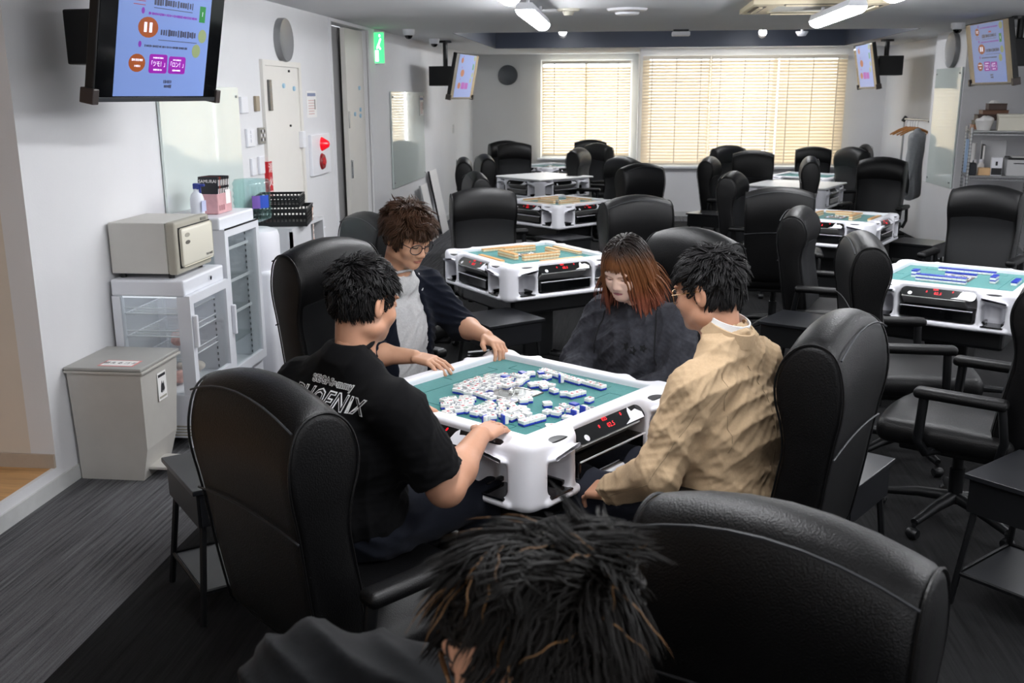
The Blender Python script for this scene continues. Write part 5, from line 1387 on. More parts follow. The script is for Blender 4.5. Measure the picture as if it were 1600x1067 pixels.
MB().rbox(-0.12, 0.12, -0.2, 0.2, 0, 0.16, 0.01).build('body', mat('printer_grey', '#c3c3c4', 0.45), e); MB().rbox(-0.11, 0.11, -0.19, 0.19, 0.16, 0.178, 0.004).build('scanner_lid', BLACK, e); MB().box(-0.06, 0.06, -0.202, -0.2, 0.12, 0.13).build('slot', BLACK, e)
MB().box(-0.07, 0.07, -0.12, 0.1, 0.178, 0.184).build('paper', PAPER, e)
e = on_shelf('black_bag', 0.05, -0.22, SM, 0, 'small black case at the left front of the middle deck', 'case')
MB().rbox(-0.04, 0.03, -0.08, 0.08, 0, 0.12, 0.01).build('body', mat('case_dark', '#23262c', 0.6), e); MB().tube([(0, -0.03, 0.12), (0, -0.02, 0.145), (0, 0.02, 0.145), (0, 0.03, 0.12)], 0.005, 6).build('handle', BLACK, e)

e = MB().tube([(1.80, 6.25, 0.008), (1.78, 6.01, 0.008), (1.76, 5.80, 0.008), (1.82, 5.76, 0.008), (1.90, 5.87, 0.008), (1.95, 6.10, 0.008), (2.05, 6.4, 0.008)], 0.006, 6).build('floor_cable', WHITE2, smooth=60)
tag(e, 'white cable looping on the carpet under the blue-tile table', 'cable')

e = empty('low_stool', (-0.02, 1.0, 0)); tag(e, 'black padded stool under the man in the foreground', 'stool')
MB().rbox(-0.18, 0.18, -0.18, 0.18, 0.40, 0.455, 0.02, 0, None, 3).build('seat', LEATHER, e, smooth=50)
for sx in (-1, 1):
    for sy in (-1, 1): MB().tube([(sx * 0.14, sy * 0.14, 0.40), (sx * 0.17, sy * 0.17, 0.0)], 0.013, 8).build('leg', BLKMETAL, e, smooth=60)
MB().tube([(-0.158, -0.158, 0.16), (0.158, -0.158, 0.16), (0.158, 0.158, 0.16), (-0.158, 0.158, 0.16)], 0.009, 6, closed=True).build('stretcher', BLKMETAL, e)
# ------------------------------------------------------------------ people
SKIN_M = mat('skin_man', '#c99a7e', 0.5, var=0.06, vscale=18, sss=0.06)
SKIN_R = mat('skin_man_ruddy', '#c08f74', 0.5, var=0.07, vscale=18, sss=0.06)
SKIN_W = mat('skin_woman', '#e3bfae', 0.5, var=0.04, vscale=18, sss=0.06)
LIP_M = mat('lips_man', '#b27568', 0.45); LIP_W = mat('lips_woman', '#a8646a', 0.4)
def hair_mat(name, stops, rough=0.42):
    """stops: (height in object z, colour): dyed lengths change colour along the hair"""
    m = bpy.data.materials.new(name); m.use_nodes = True
    nt = m.node_tree; b = nt.nodes['Principled BSDF']; b.inputs['Roughness'].default_value = rough
    b.inputs['Specular IOR Level'].default_value = 0.2
    tc = nt.nodes.new('ShaderNodeTexCoord'); sp = nt.nodes.new('ShaderNodeSeparateXYZ'); nt.links.new(tc.outputs['Object'], sp.inputs[0])
    n = nt.nodes.new('ShaderNodeTexNoise'); n.inputs['Scale'].default_value = 45; nt.links.new(tc.outputs['Object'], n.inputs['Vector'])
    mr = nt.nodes.new('ShaderNodeMapRange'); z0, z1 = stops[0][0], stops[-1][0]
    mr.inputs[1].default_value = z0; mr.inputs[2].default_value = z1
    ad = nt.nodes.new('ShaderNodeMath'); ad.operation = 'MULTIPLY_ADD'; ad.inputs[1].default_value = 0.05; nt.links.new(n.outputs['Fac'], ad.inputs[0]); nt.links.new(sp.outputs['Z'], ad.inputs[2])
    nt.links.new(ad.outputs[0], mr.inputs[0])
    rp = nt.nodes.new('ShaderNodeValToRGB'); cr = rp.color_ramp
    while len(cr.elements) < len(stops): cr.elements.new(0.5)
    for el, (z, c) in zip(cr.elements, stops): el.position = (z - z0) / (z1 - z0) if z1 > z0 else 0; el.color = lin(c)
    nt.links.new(mr.outputs[0], rp.inputs[0]); nt.links.new(rp.outputs[0], b.inputs['Base Color'])
    return m

def cloth_mat(name, color, var=0.12, vs=60, rough=0.9, bump=0.2, bs=700, sheen=0.02, spec=0.15):
    return mat(name, color, rough, var=var, vscale=vs, bump=bump, bscale=bs, sheen=sheen, spec=spec)

class Person:
    def __init__(s, name, loc, az, label, cat='person'):
        s.e = empty('person', (loc[0], loc[1], 0), R(az - 90)); tag(s.e, label, cat)
        s.parts_V = []; s.parts_F = []; s.mi = []; s.off = 0
    def add(s, V, F, mi=None):
        s.parts_V.append(V); s.parts_F.append(F + s.off); s.off += len(V)
        s.mi.append(np.zeros(len(F), int) if mi is None else mi)
    def finish(s, mats):
        return np_object('body', np.concatenate(s.parts_V), np.concatenate(s.parts_F), mats, s.e, np.concatenate(s.mi))

def folds(V, F, amp, freq, seed, dirs=None):
    """creases in cloth: long ridges that fade in and out"""
    r = np.random.default_rng(seed); N = vnormals(V, F)
    d = np.zeros(len(V))
    for k in range(4):
        a = r.normal(size=3) * np.array((0.55, 0.55, 1.0)) if dirs is None else np.array(dirs) + r.normal(size=3) * 0.35
        a /= np.linalg.norm(a); b = r.normal(size=3); b /= np.linalg.norm(b); c = r.normal(size=3); c /= np.linalg.norm(c)
        f = freq * r.uniform(0.7, 1.5)
        w = np.sin(V @ a * f + 1.3 * np.sin(V @ b * f * 0.22 + r.uniform(0, 6)) + r.uniform(0, 6))
        w = 1.0 - 2.0 * np.abs(w) ** 0.8
        m = np.clip(0.5 + np.sin(V @ c * 13 + r.uniform(0, 6)) * np.sin(V @ b * 9 + r.uniform(0, 6)) * 1.2, 0, 1)
        d += w * m
    return V + N * (amp * d * 0.6)[:, None]

def head_sdf(Hm, h=0.0026, female=False, neck_to=None, wide=1.0):
    c0 = Hm @ Vector((0, 0, -0.03))
    S = SDF((c0.x - 0.15, c0.y - 0.17, c0.z - 0.2), (c0.x + 0.15, c0.y + 0.17, c0.z + 0.18), h)
    r3 = Hm.to_3x3()
    def E(c, r, k=0.02, op='u', rot=None):
        c = (c[0] * wide, c[1], c[2]); r = (r[0] * wide, r[1], r[2])
        S.ell(Hm @ Vector(c), r, rot=(r3 if rot is None else r3 @ rot), k=k, op=op)
    def Cn(a, b, ra, rb, k=0.012, op='u'): S.cone(Hm @ Vector((a[0] * wide, a[1], a[2])), Hm @ Vector((b[0] * wide, b[1], b[2])), ra, rb, k, op)
    j = 0.9 if female else 1.0
    E((0, -0.015, 0.03), (0.076, 0.096, 0.088), 0.0)
    E((0, 0.028, -0.03), (0.064, 0.062, 0.082), 0.03)
    E((0, 0.045, -0.085), (0.046 * j, 0.042, 0.034), 0.03)
    E((0, 0.074, -0.103), (0.02, 0.014, 0.013), 0.02)
    for s in (-1, 1):
        E((s * 0.038, 0.055, -0.035), (0.027, 0.030, 0.028), 0.02)
        E((s * 0.052, 0.0, -0.075), (0.022 * j, 0.035, 0.026), 0.025)
        E((s * 0.03, 0.092, 0.0), (0.021, 0.012, 0.010), 0.010, 's')
        E((s * 0.031, 0.079, -0.001), (0.0165, 0.011, 0.0125), 0.003)
        E((s * 0.03, 0.083, 0.021), (0.022, 0.009, 0.006), 0.012)
        # ears
        er = RZ(s * 16).to_3x3()
        E((s * 0.079, -0.012, -0.012), (0.007, 0.021, 0.033), 0.008, 'u', er)
        E((s * 0.085, -0.006, -0.008), (0.006, 0.011, 0.018), 0.004, 's', er)
        E((s * 0.0125, 0.096, -0.043), (0.0085, 0.009, 0.0075), 0.008)
    Cn((0, 0.083, 0.008), (0, 0.104, -0.036), 0.008, 0.0115, 0.014)
    E((0, 0.086, -0.058), (0.022, 0.012, 0.012), 0.015)
    E((0, 0.0905, -0.0655), (0.021, 0.0085, 0.0048), 0.004)
    E((0, 0.0895, -0.0735), (0.0175, 0.0085, 0.0055), 0.004)
    E((0, 0.1, -0.0695), (0.02, 0.004, 0.0012), 0.003, 's')
    nb = Hm @ Vector((0, -0.025, -0.06))
    nt = Vector(neck_to) if neck_to is not None else Hm @ Vector((0, -0.05, -0.2))
    nr = 0.046 if female else 0.056
    S.cone(nb, nt, nr, nr * 1.1, 0.025)
    V, F = S.mesh(); V = relax(V, F, 1, 0.4)
    inv = np.array(Hm.inverted())
    L = V @ inv[:3, :3].T + inv[:3, 3]
    cf = L[F].mean(1)
    mi = np.where((np.abs(cf[:, 0]) < 0.022 * wide) & (cf[:, 1] > 0.083) & (np.abs(cf[:, 2] + 0.0695) < 0.0085 - 0.2 * np.abs(cf[:, 0])), 1, 0)
    return V, F, mi

def face_details(p, Hm, lash, brow, glasses=None, female=False):
    for s in (-1, 1):
        pts = [Hm @ Vector((s * 0.031 + 0.0165 * math.cos(a), 0.0862 + 0.005 * math.sin(a) - 0.22 * abs(math.cos(a)) * 0.02, -0.0035 - 0.0035 * math.sin(a) * 1.0)) for a in np.linspace(0.15, math.pi - 0.15, 9)]
        MB().tube(pts, [0.0005] + [0.0019] * 7 + [0.0005], 6).build('eyelashes', lash, p.e)
        pts = [Hm @ Vector((s * (0.013 + 0.036 * t), 0.0915 - 0.016 * t * t, 0.019 + 0.007 * math.sin(t * 2.4))) for t in np.linspace(0, 1, 7)]
        MB().tube(pts, [0.0012, 0.0026, 0.003, 0.003, 0.0026, 0.002, 0.0008], 6).build('eyebrow', brow, p.e)
    if glasses:
        fm, rr, sq = glasses
        for s in (-1, 1):
            n = 24
            def rim(a):
                c, q = math.cos(a), math.sin(a)
                k = 1.0 / (abs(c) ** sq + abs(q) ** sq) ** (1.0 / sq)
                return Hm @ Vector((s * 0.034 + 0.0265 * k * c, 0.1015 - 0.012 * (abs(s * 0.034 + 0.0265 * k * c) / 0.06) ** 2, -0.010 + 0.0215 * k * q))
            pts = [rim(2 * math.pi * k / n) for k in range(n)]
            g = MB().tube(pts, rr, 6, closed=True).build('glasses_rim', fm, p.e)
            MB().add(pts, [tuple(range(n))]).build('lens', LENS, g)
            MB().tube([Hm @ Vector(q) for q in ((s * 0.061, 0.092, -0.002), (s * 0.078, 0.06, 0.0), (s * 0.083, -0.005, 0.004), (s * 0.082, -0.028, -0.012))], rr, 6).build('temple_arm', fm, p.e)
        MB().tube([Hm @ Vector(q) for q in ((-0.008, 0.101, -0.004), (0, 0.105, -0.001), (0.008, 0.101, -0.004))], rr, 6).build('bridge', fm, p.e)

def strands(name, roots, dirs, lens, width, mat_, parent, steps=7, grav=0.3, lift=0.0, curl=0.0, Hm=None, ec=(0, -0.015, 0.03), er=(0.081, 0.1, 0.092), seed=1, floor=1.02, vol=None, flat=None, clump=0):
    """tapered locks grown over the scalp; all in head space, then moved by Hm"""
    r = np.random.default_rng(seed); n = len(roots)
    P = roots.copy(); D = dirs / np.linalg.norm(dirs, axis=1, keepdims=True)
    ec = np.array(ec); er = np.array(er)
    fl = floor if vol is None else vol
    nrm0 = (P - ec) / er ** 2; nrm0 /= np.linalg.norm(nrm0, axis=1, keepdims=True)
    if flat is not None:
        D = D - nrm0 * (D * nrm0).sum(1, keepdims=True); D /= np.linalg.norm(D, axis=1, keepdims=True) + 1e-9; D = D + nrm0 * flat; D /= np.linalg.norm(D, axis=1, keepdims=True)
    path = [P.copy()]; ph = r.uniform(0, 6.28, n); side = np.cross(D, P - ec); side /= np.linalg.norm(side, axis=1, keepdims=True) + 1e-9
    g = np.array((0, 0, -1.0))
    for k in range(steps - 1):
        nrm = (P - ec) / er ** 2; nrm /= np.linalg.norm(nrm, axis=1, keepdims=True)
        D = D + g * grav + nrm * (lift if k < 2 else -lift * 0.3) + side * (curl * np.sin(ph + k * 1.7))[:, None]
        D /= np.linalg.norm(D, axis=1, keepdims=True)
        P = P + D * (lens / (steps - 1))[:, None]
        q = np.linalg.norm((P - ec) / er, axis=1)
        f = (fl[:, None] if isinstance(fl, np.ndarray) else fl)
        ins = q < (fl if isinstance(fl, np.ndarray) else fl)
        P = np.where(ins[:, None], ec + (P - ec) * ((fl if not isinstance(fl, np.ndarray) else fl) / q)[:, None], P)
        path.append(P.copy())
    path = np.stack(path, 1)                       # n, steps, 3
    if clump:
        gi = r.choice(n, clump, replace=False)
        near = gi[np.argmin(((roots[:, None, :] - roots[gi][None]) ** 2).sum(2), 1)]
        tt = (np.linspace(0, 1, steps) ** 0.8)[None, :, None] * r.uniform(0.5, 0.95, n)[:, None, None]
        target = path[near] + (roots - roots[near])[:, None, :] * 0.35
        path = path * (1 - tt) + target * tt
    tan = np.gradient(path, axis=1); tan /= np.linalg.norm(tan, axis=2, keepdims=True) + 1e-9
    nr = path - ec; nr -= tan * (nr * tan).sum(2, keepdims=True); nr /= np.linalg.norm(nr, axis=2, keepdims=True) + 1e-9
    bi = np.cross(tan, nr)
    tp = np.interp(np.linspace(0, 1, steps), [0, 0.3, 0.75, 1], [0.8, 1, 0.7, 0.06])
    wv = (width * r.uniform(0.6, 1.3, n))[:, None, None] * tp[None, :, None]
    ring = [path + bi * wv, path + nr * wv * 0.45, path - bi * wv, path - nr * wv * 0.45]
    V = np.stack(ring, 2).reshape(-1, 3)
    base = (np.arange(n)[:, None] * steps + np.arange(steps - 1)[None, :]).ravel() * 4
    F = np.concatenate([np.stack([base + a, base + (a + 1) % 4, base + 4 + (a + 1) % 4, base + 4 + a], 1) for a in range(4)])
    M = np.array(Hm); V = V @ M[:3, :3].T + M[:3, 3]
    o = np_object(name, V, F, mat_, parent); tag(o, kind='stuff')
    return o

def scalp_points(n, accept, seed, ec=(0, -0.015, 0.03), er=(0.081, 0.1, 0.092)):
    r = np.random.default_rng(seed); out = []
    while len(out) < n:
        d = r.normal(size=(4000, 3)); d /= np.linalg.norm(d, axis=1, keepdims=True)
        p = np.array(ec) + d * np.array(er) * 0.985
        out += list(p[accept(p)])
    return np.array(out[:n])

def cap(name, accept, mat_, parent, Hm, ec=(0, -0.015, 0.03), er=(0.0815, 0.1, 0.0925), n=48):
    u = np.linspace(0, 2 * np.pi, n, endpoint=False); v = np.linspace(0.001, np.pi - 0.02, n // 2)
    V = np.array([[ec[0] + er[0] * math.sin(b) * math.cos(a), ec[1] + er[1] * math.sin(b) * math.sin(a), ec[2] + er[2] * math.cos(b)] for b in v for a in u])
    F = np.array([[i * n + j, (i + 1) * n + j, (i + 1) * n + (j + 1) % n, i * n + (j + 1) % n] for i in range(len(v) - 1) for j in range(n)])
    F = F[accept(V)[F].all(1)]
    M = np.array(Hm); V = V @ M[:3, :3].T + M[:3, 3]
    return np_object(name, V, F, mat_, parent)

def man_line(front=0.052, nape=-0.075, side=-0.03):
    """hair line of a man's cut: True where hair grows"""
    def f(p):
        x, y, z = p[:, 0], p[:, 1], p[:, 2]
        lim = np.where(y > 0.055, front + 0.0, np.where(y > 0.012, front * 0.55 + (y - 0.012) * 0.5, np.where(y > -0.012, 0.018, np.where(y > -0.04, np.interp(-y, [0.012, 0.04], [0.02, nape * 0.7]), nape))))
        lim = np.where((np.abs(x) > 0.055) & (y > 0.0) & (y < 0.045), side, lim)
        return z > lim
    return f

def hand(S, wr, d, up, sgn, curl=(20, 25, 25, 30), spread=4.0, thumb=(0.75, 0.55, -0.25), k=0.008, sc=1.0):
    """palm and five fingers into S; wr wrist, d pointing along the hand, up back of the hand, sgn +1 thumb on the +x side"""
    y = Vector(d).normalized(); z = Vector(up); z = (z - y * z.dot(y)).normalized(); x = y.cross(z)
    def W(a, b, c): return Vector(wr) + (x * a + y * b + z * c) * sc
    rot = Matrix((x, y, z)).transposed()
    S.box(W(0, 0.052, 0), (0.038 * sc, 0.046 * sc, 0.014 * sc), 0.013 * sc, rot=rot, k=k)
    S.ell(W(sgn * 0.026, 0.04, -0.008), (0.016 * sc, 0.032 * sc, 0.014 * sc), rot=rot, k=k)
    fx = (0.028, 0.0095, -0.0095, -0.028); fl = (0.92, 1.0, 0.95, 0.78)
    for i in range(4):
        a = R(-spread * (i - 1.5)) * sgn
        dirx = math.sin(-a) ; p = [sgn * fx[i], 0.092 - 0.004 * abs(i - 1.2), 0.0]
        ang = 0.0; r0 = 0.0092
        for j, (L, q) in enumerate(((0.042, 0.7), (0.027, 1.1), (0.021, 0.7))):
            ang += R(curl[i]) * q
            e = [p[0] + sgn * (1.5 - i) * 0.0015 + 0, p[1] + L * fl[i] * math.cos(ang), p[2] - L * fl[i] * math.sin(ang)]
            S.cone(W(*p), W(*e), r0 * sc, (r0 - 0.0009) * sc, 0.003); p = e; r0 -= 0.0009
    t = Vector((sgn * thumb[0], thumb[1], thumb[2])).normalized()
    p = Vector((sgn * 0.026, 0.025, -0.004)); t2 = (t + Vector((-sgn * 0.35, 0.5, -0.1))).normalized()
    q = p + t * 0.042; q2 = q + t2 * 0.03
    S.cone(W(*p), W(*q), 0.0135 * sc, 0.011 * sc, 0.006); S.cone(W(*q), W(*q2), 0.0108 * sc, 0.009 * sc, 0.003)

def arm_mesh(sh, el, wr, r=(0.052, 0.045, 0.042, 0.029), handargs=None, h=0.003, upper=True):
    pts = np.array([sh, el, wr]) if upper else np.array([el, wr])
    lo = pts.min(0) - 0.2; hi = pts.max(0) + 0.2
    S = SDF(lo, hi, h)
    sh, el, wr = map(Vector, (sh, el, wr))
    if upper: S.cone(sh, el, r[0], r[1], 0)
    m = el + (wr - el) * 0.35
    S.cone(el, m, r[1], r[2] * 1.05, 0.03); S.cone(m, wr, r[2], r[3], 0.03)
    if handargs: hand(S, wr, **handargs)
    return S.mesh()

def nails(p, V, F): pass

def legs(p, m, shoe, hipz=0.5, spread=0.13, knee=0.43, foot=0.40, r=1.0):
    S = SDF((-0.36, -0.25, 0.03), (0.36, knee + 0.22, hipz + 0.3), 0.011)
    S.ell((0, 0.0, hipz + 0.07), (0.19 * r, 0.155 * r, 0.13), k=0)
    for s in (-1, 1):
        S.cone((s * 0.095, 0.02, hipz + 0.06), (s * spread, knee, hipz + 0.045), 0.095 * r, 0.07 * r, 0.04)
        S.cone((s * spread, knee, hipz + 0.045), (s * spread, foot, 0.13), 0.07 * r, 0.052, 0.02)
    V, F = S.mesh(); V = folds(V, F, 0.005, 45, 11)
    np_object('trousers', V, F, m, p.e)
    for s in (-1, 1):
        S = SDF((s * spread - 0.07, foot - 0.12, -0.01), (s * spread + 0.07, foot + 0.25, 0.17), 0.009)
        S.cone((s * spread, foot - 0.03, 0.045), (s * spread, foot + 0.16, 0.04), 0.042, 0.04, 0); S.cone((s * spread, foot, 0.05), (s * spread, foot, 0.14), 0.045, 0.045, 0.02)
        V, F = S.mesh(); V[:, 2] = np.maximum(V[:, 2], 0.004); np_object('shoe', V, F, shoe, p.e)

def torso(S, big=1.0, depth=1.0, shz=1.01, shw=0.19, lean=0.0, zhip=0.52, neck=0.03):
    S.ell((0, -0.01, zhip + 0.1), (0.185 * big, 0.15 * depth, 0.15), k=0)
    S.ell((0, 0.0 + lean * 0.3, zhip + 0.26), (0.185 * big, 0.14 * depth, 0.18), k=0.06)
    S.ell((0, 0.0 + lean * 0.7, shz - 0.13), (0.19 * big, 0.125 * depth, 0.16), k=0.06)
    S.cone((-shw * 0.85, lean, shz - 0.01), (shw * 0.85, lean, shz - 0.01), 0.066, 0.066, 0.05)
    for s_ in (-1, 1): S.cone((s_ * shw * 0.75, lean, shz + 0.0), (s_ * 0.02, lean + 0.012, shz + neck), 0.06, 0.07, 0.04)

def ring(name, c, rx, ry, tilt, r, m, parent, zwave=0.0, h=None, arc=(0, 360), flare=0.0):
    """collar band round the neck"""
    n = 36; mb = MB(); M = Matrix.Translation(c) @ RX(tilt)
    A = np.radians(np.linspace(arc[0], arc[1], n, endpoint=(arc[1] - arc[0] < 360)))
    closed = arc[1] - arc[0] >= 360
    if h is None:
        mb.tube([M @ Vector((rx * math.cos(a), ry * math.sin(a), zwave * math.sin(a))) for a in A], r, 8, closed=closed)
    else:
        vs_ = []; fs_ = []
        for a in A:
            for (rr, zz) in ((1.0, 0), (1.0 - flare, h), (1.0 - flare - r / rx, h), (1.0 - r / rx, 0)):
                vs_.append(M @ Vector((rx * rr * math.cos(a), ry * rr * math.sin(a), zz + zwave * math.sin(a))))
        N = len(A)
        for i in range(N if closed else N - 1):
            j = (i + 1) % N
            for k in range(4): fs_.append((i * 4 + k, i * 4 + (k + 1) % 4, j * 4 + (k + 1) % 4, j * 4 + k))
        mb.add(vs_, fs_)
    return mb.build(name, m, parent, smooth=60)

def seam(name, pts, r, m, parent):
    return MB().tube(pts, r, 5).build(name, m, parent, smooth=60)

BLKTEE = cloth_mat('black_cotton', '#0a0a0c', 0.15, 40)
DARKP = cloth_mat('dark_denim', '#1a1d26', 0.15, 80)
SHOEB = mat('shoe_black', '#151516', 0.5)
LASH = mat('lash_dark', '#241a17', 0.6)

# ---- man in the black T-shirt, seen from behind
p1 = Person('p1', (-0.79, 2.686), 56, 'man in a black T-shirt seen from behind, right hand on the front table')
H1 = T(0, 0.085, 1.225) @ RZ(-2) @ RX(-14)
V, F, mi = head_sdf(H1, neck_to=(0, 0.04, 1.03), wide=1.06); p1.add(V, F, mi)
S = SDF((-0.3, -0.2, 0.85), (0.3, 0.2, 1.12), 0.008); torso(S, 0.8, 0.65, 0.93, 0.16, neck=-0.03); S.cone((0, 0.0, 0.95), (0, 0.03, 1.1), 0.04, 0.05, 0.03); p1.add(*S.mesh())
rs, re, rw = (0.225, 0.02, 0.945), (0.30, 0.10, 0.715), (0.235, 0.32, 0.797)
p1.add(*arm_mesh(rs, re, rw, (0.06, 0.052, 0.05, 0.031), dict(d=(-0.22, 0.95, -0.02), up=(0.15, 0.1, 1), sgn=-1, curl=(10, 12, 14, 18), spread=5, thumb=(0.6, 0.7, -0.15))))
p1.add(*arm_mesh((-0.215, 0.02, 0.935), (-0.30, 0.12, 0.72), (-0.16, 0.32, 0.80), (0.06, 0.052, 0.05, 0.031), dict(d=(0.3, 0.9, -0.05), up=(0, 0, 1), sgn=1, curl=(14, 16, 18, 20))))
p1.finish([SKIN_R, LIP_M])
S = SDF((-0.42, -0.28, 0.42), (0.42, 0.3, 1.14), 0.0062)
torso(S, 1.14, 1.12, 0.965, 0.225, neck=0.092)
for s in (-1, 1):
    a, b = Vector((s * 0.215, 0.01, 0.945)), Vector((s * 0.29, 0.075, 0.765))
    S.cone(a, b, 0.083, 0.083, 0.045)
    S.box(b + (b - a).normalized() * 0.075, (0.13, 0.13, 0.06), 0.01, rot=(b - a).normalized().to_track_quat('Z', 'Y').to_matrix(), k=0.004, op='s')
S.cone((0, 0.032, 1.13), (0, 0.06, 1.25), 0.06, 0.07, 0.01, 's')
V, F = S.mesh(); V = relax(V, F, 1); V = folds(V, F, 0.005, 42, 3); V = folds(V, F, 0.0015, 120, 4)
shirt1 = np_object('t_shirt', V, F, BLKTEE, p1.e)
ring('neck_band', (0, 0.024, 1.10), 0.066, 0.068, 14, 0.007, BLKTEE, p1.e)
# lettering on the back follows the cloth
from mathutils.bvhtree import BVHTree
bvh = BVHTree.FromPolygons([tuple(v) for v in V], [tuple(f) for f in F.tolist()])
def on_cloth(name, s, size, cx, cz, m, gap, shear=0.15, offset=0.0, spacing=1.0):
    vs_, fs_ = text_mb(s, size, 0.0, shear, offset, spacing)
    out = []
    for (x, y, z) in vs_:
        X, Z = cx + x, cz + y
        hit = bvh.ray_cast(Vector((X, -1, Z)), Vector((0, 1, 0)))[0]
        out.append((X, (hit.y if hit else -0.13) - gap, Z))
    return MB().add(out, fs_).build(name, m, shirt1)
LOGOW = mat('print_white', '#f2f4f4', 0.6); LOGOK = mat('print_black', '#101012', 0.6)
LOGOT = mat('print_teal', '#a9d9d4', 0.5)
on_cloth('lettering_outline', 'PHOENIX', 0.062, 0.015, 0.965, LOGOW, 0.0025, 0.25, 0.0026, 1.14)
on_cloth('lettering', 'PHOENIX', 0.062, 0.015, 0.965, LOGOK, 0.0036, 0.25, -0.0004, 1.14)
on_cloth('lettering_outline', 'SEGASammy', 0.03, 0.02, 1.012, LOGOW, 0.0025, 0.12, 0.0022, 1.1)
on_cloth('lettering', 'SEGASammy', 0.03, 0.02, 1.012, LOGOK, 0.0036, 0.12, -0.0003, 1.1)
legs(p1, DARKP, SHOEB, r=1.1)
HB = hair_mat('black_hair', [(0.9, '#0c0b0c'), (1.4, '#171617')])
acc = man_line(0.05, -0.078, -0.035)
cap('hair_base', acc, HB, p1.e, H1, er=(0.086, 0.103, 0.094))
n = 3600; pts = scalp_points(n, acc, 1, er=(0.086, 0.102, 0.094)); cr = np.array((0.01, -0.06, 0.11))
r_ = np.random.default_rng(2); dr = (pts - cr) + r_.normal(size=(n, 3)) * 0.035; dr[:, 2] += 0.01
ln = np.where(pts[:, 2] > 0.05, 0.042, np.where(pts[:, 2] > 0.0, 0.028, 0.016)) * r_.uniform(0.7, 1.25, n)
ln = np.where((np.abs(pts[:, 0]) > 0.05) & (pts[:, 1] > -0.05) & (pts[:, 2] < 0.055), 0.012, ln)
ln = np.where((pts[:, 1] < -0.03) & (pts[:, 2] < 0.0), 0.046 * r_.uniform(0.7, 1.1, n), ln)
strands('hair', pts, dr, ln, 0.0026, HB, p1.e, 6, 0.06, 0.10, 0.1, H1, er=(0.086, 0.102, 0.094), seed=3, vol=r_.uniform(1.01, 1.07, n), flat=0.35, clump=330)
face_details(p1, H1, LASH, LASH)

# ---- man with round glasses and navy cardigan
p2 = Person('p2', (-0.969, 4.034), 326, 'man in round glasses, grey T-shirt and navy cardigan looking down at the front table')
H2 = T(0, 0.115, 1.245) @ RZ(-2) @ RX(-24)
V, F, mi = head_sdf(H2, neck_to=(0, 0.02, 1.04)); p2.add(V, F, mi)
S = SDF((-0.3, -0.2, 0.85), (0.3, 0.2, 1.16), 0.008); torso(S, 0.75, 0.65, 0.95, 0.14, neck=-0.03); S.cone((0, 0.02, 0.97), (0, 0.05, 1.13), 0.053, 0.053, 0.03); p2.add(*S.mesh())
p2.add(*arm_mesh((-0.19, 0.03, 1.0), (-0.26, 0.15, 0.83), (-0.19, 0.37, 0.822), (0.05, 0.045, 0.042, 0.028), dict(d=(0.28, 0.93, -0.18), up=(-0.2, 0.15, 1), sgn=1, curl=(28, 32, 34, 34), spread=3, thumb=(0.55, 0.75, -0.35))))
p2.add(*arm_mesh((0.19, 0.03, 1.0), (0.27, 0.12, 0.80), (0.19, 0.33, 0.805), (0.05, 0.045, 0.042, 0.028), dict(d=(-0.1, 0.95, -0.05), up=(0.1, 0.1, 1), sgn=-1, curl=(16, 18, 20, 24))))
p2.finish([SKIN_M, LIP_M])
S = SDF((-0.36, -0.25, 0.44), (0.36, 0.28, 1.16), 0.007); torso(S, 0.97, 1.0, 1.0, 0.18, neck=0.055)
S.ell((0, 0.055, 1.035), (0.09, 0.055, 0.055), k=0.03); S.cone((0, 0.055, 1.115), (0, 0.09, 1.25), 0.058, 0.075, 0.008, 's')
V, F = S.mesh(); V = folds(V, F, 0.005, 75, 5); np_object('t_shirt', V, F, cloth_mat('heather_grey', '#b9b9ba', 0.12, 120), p2.e)
ring('neck_band', (0, 0.04, 1.078), 0.064, 0.066, 18, 0.006, MATS['heather_grey'], p2.e)
NAVYC = cloth_mat('navy_knit', '#10141f', 0.2, 90, sheen=0.05)
S = SDF((-0.4, -0.28, 0.42), (0.4, 0.3, 1.16), 0.0065); torso(S, 1.07, 1.12, 1.01, 0.195, neck=0.05)
for s in (-1, 1):
    a = Vector((s * 0.195, 0.02, 1.0)); el = Vector((s * (0.26 if s < 0 else 0.27), 0.15 if s < 0 else 0.12, 0.83 if s < 0 else 0.80)); wr = Vector((s * 0.19, 0.37, 0.82))
    S.cone(a, el, 0.075, 0.064, 0.04); b = el + (wr - el) * 0.28; S.cone(el, b, 0.064, 0.058, 0.03)
    dd = (wr - el).normalized(); S.box(b + dd * 0.07, (0.1, 0.1, 0.05), 0.005, rot=dd.to_track_quat('Z', 'Y').to_matrix(), k=0.003, op='s')
S.cone((0, 0.05, 1.06), (0, 0.12, 1.22), 0.068, 0.09, 0.02, 's')
S.box((0.0, 0.2, 0.72), (0.085, 0.14, 0.42), 0.03, rot=RZ(0).to_3x3(), k=0.02, op='s')
V, F = S.mesh(); V = folds(V, F, 0.007, 65, 6); np_object('cardigan', V, F, NAVYC, p2.e)
legs(p2, DARKP, SHOEB)
HBR = hair_mat('dark_brown_hair', [(0.9, '#241812'), (1.2, '#3a281d'), (1.42, '#4a3325')])
acc = man_line(0.035, -0.085, -0.045)
cap('hair_base', acc, HBR, p2.e, H2, er=(0.088, 0.105, 0.097))
n = 3200; pts = scalp_points(n, acc, 5, er=(0.088, 0.104, 0.097)); cr = np.array((0.0, -0.05, 0.115)); r_ = np.random.default_rng(6)
dr = (pts - cr) + r_.normal(size=(n, 3)) * 0.045; dr[:, 2] += 0.008
ln = np.where(pts[:, 2] > 0.05, 0.062, np.where(pts[:, 2] > 0.01, 0.045, 0.03)) * r_.uniform(0.7, 1.3, n)
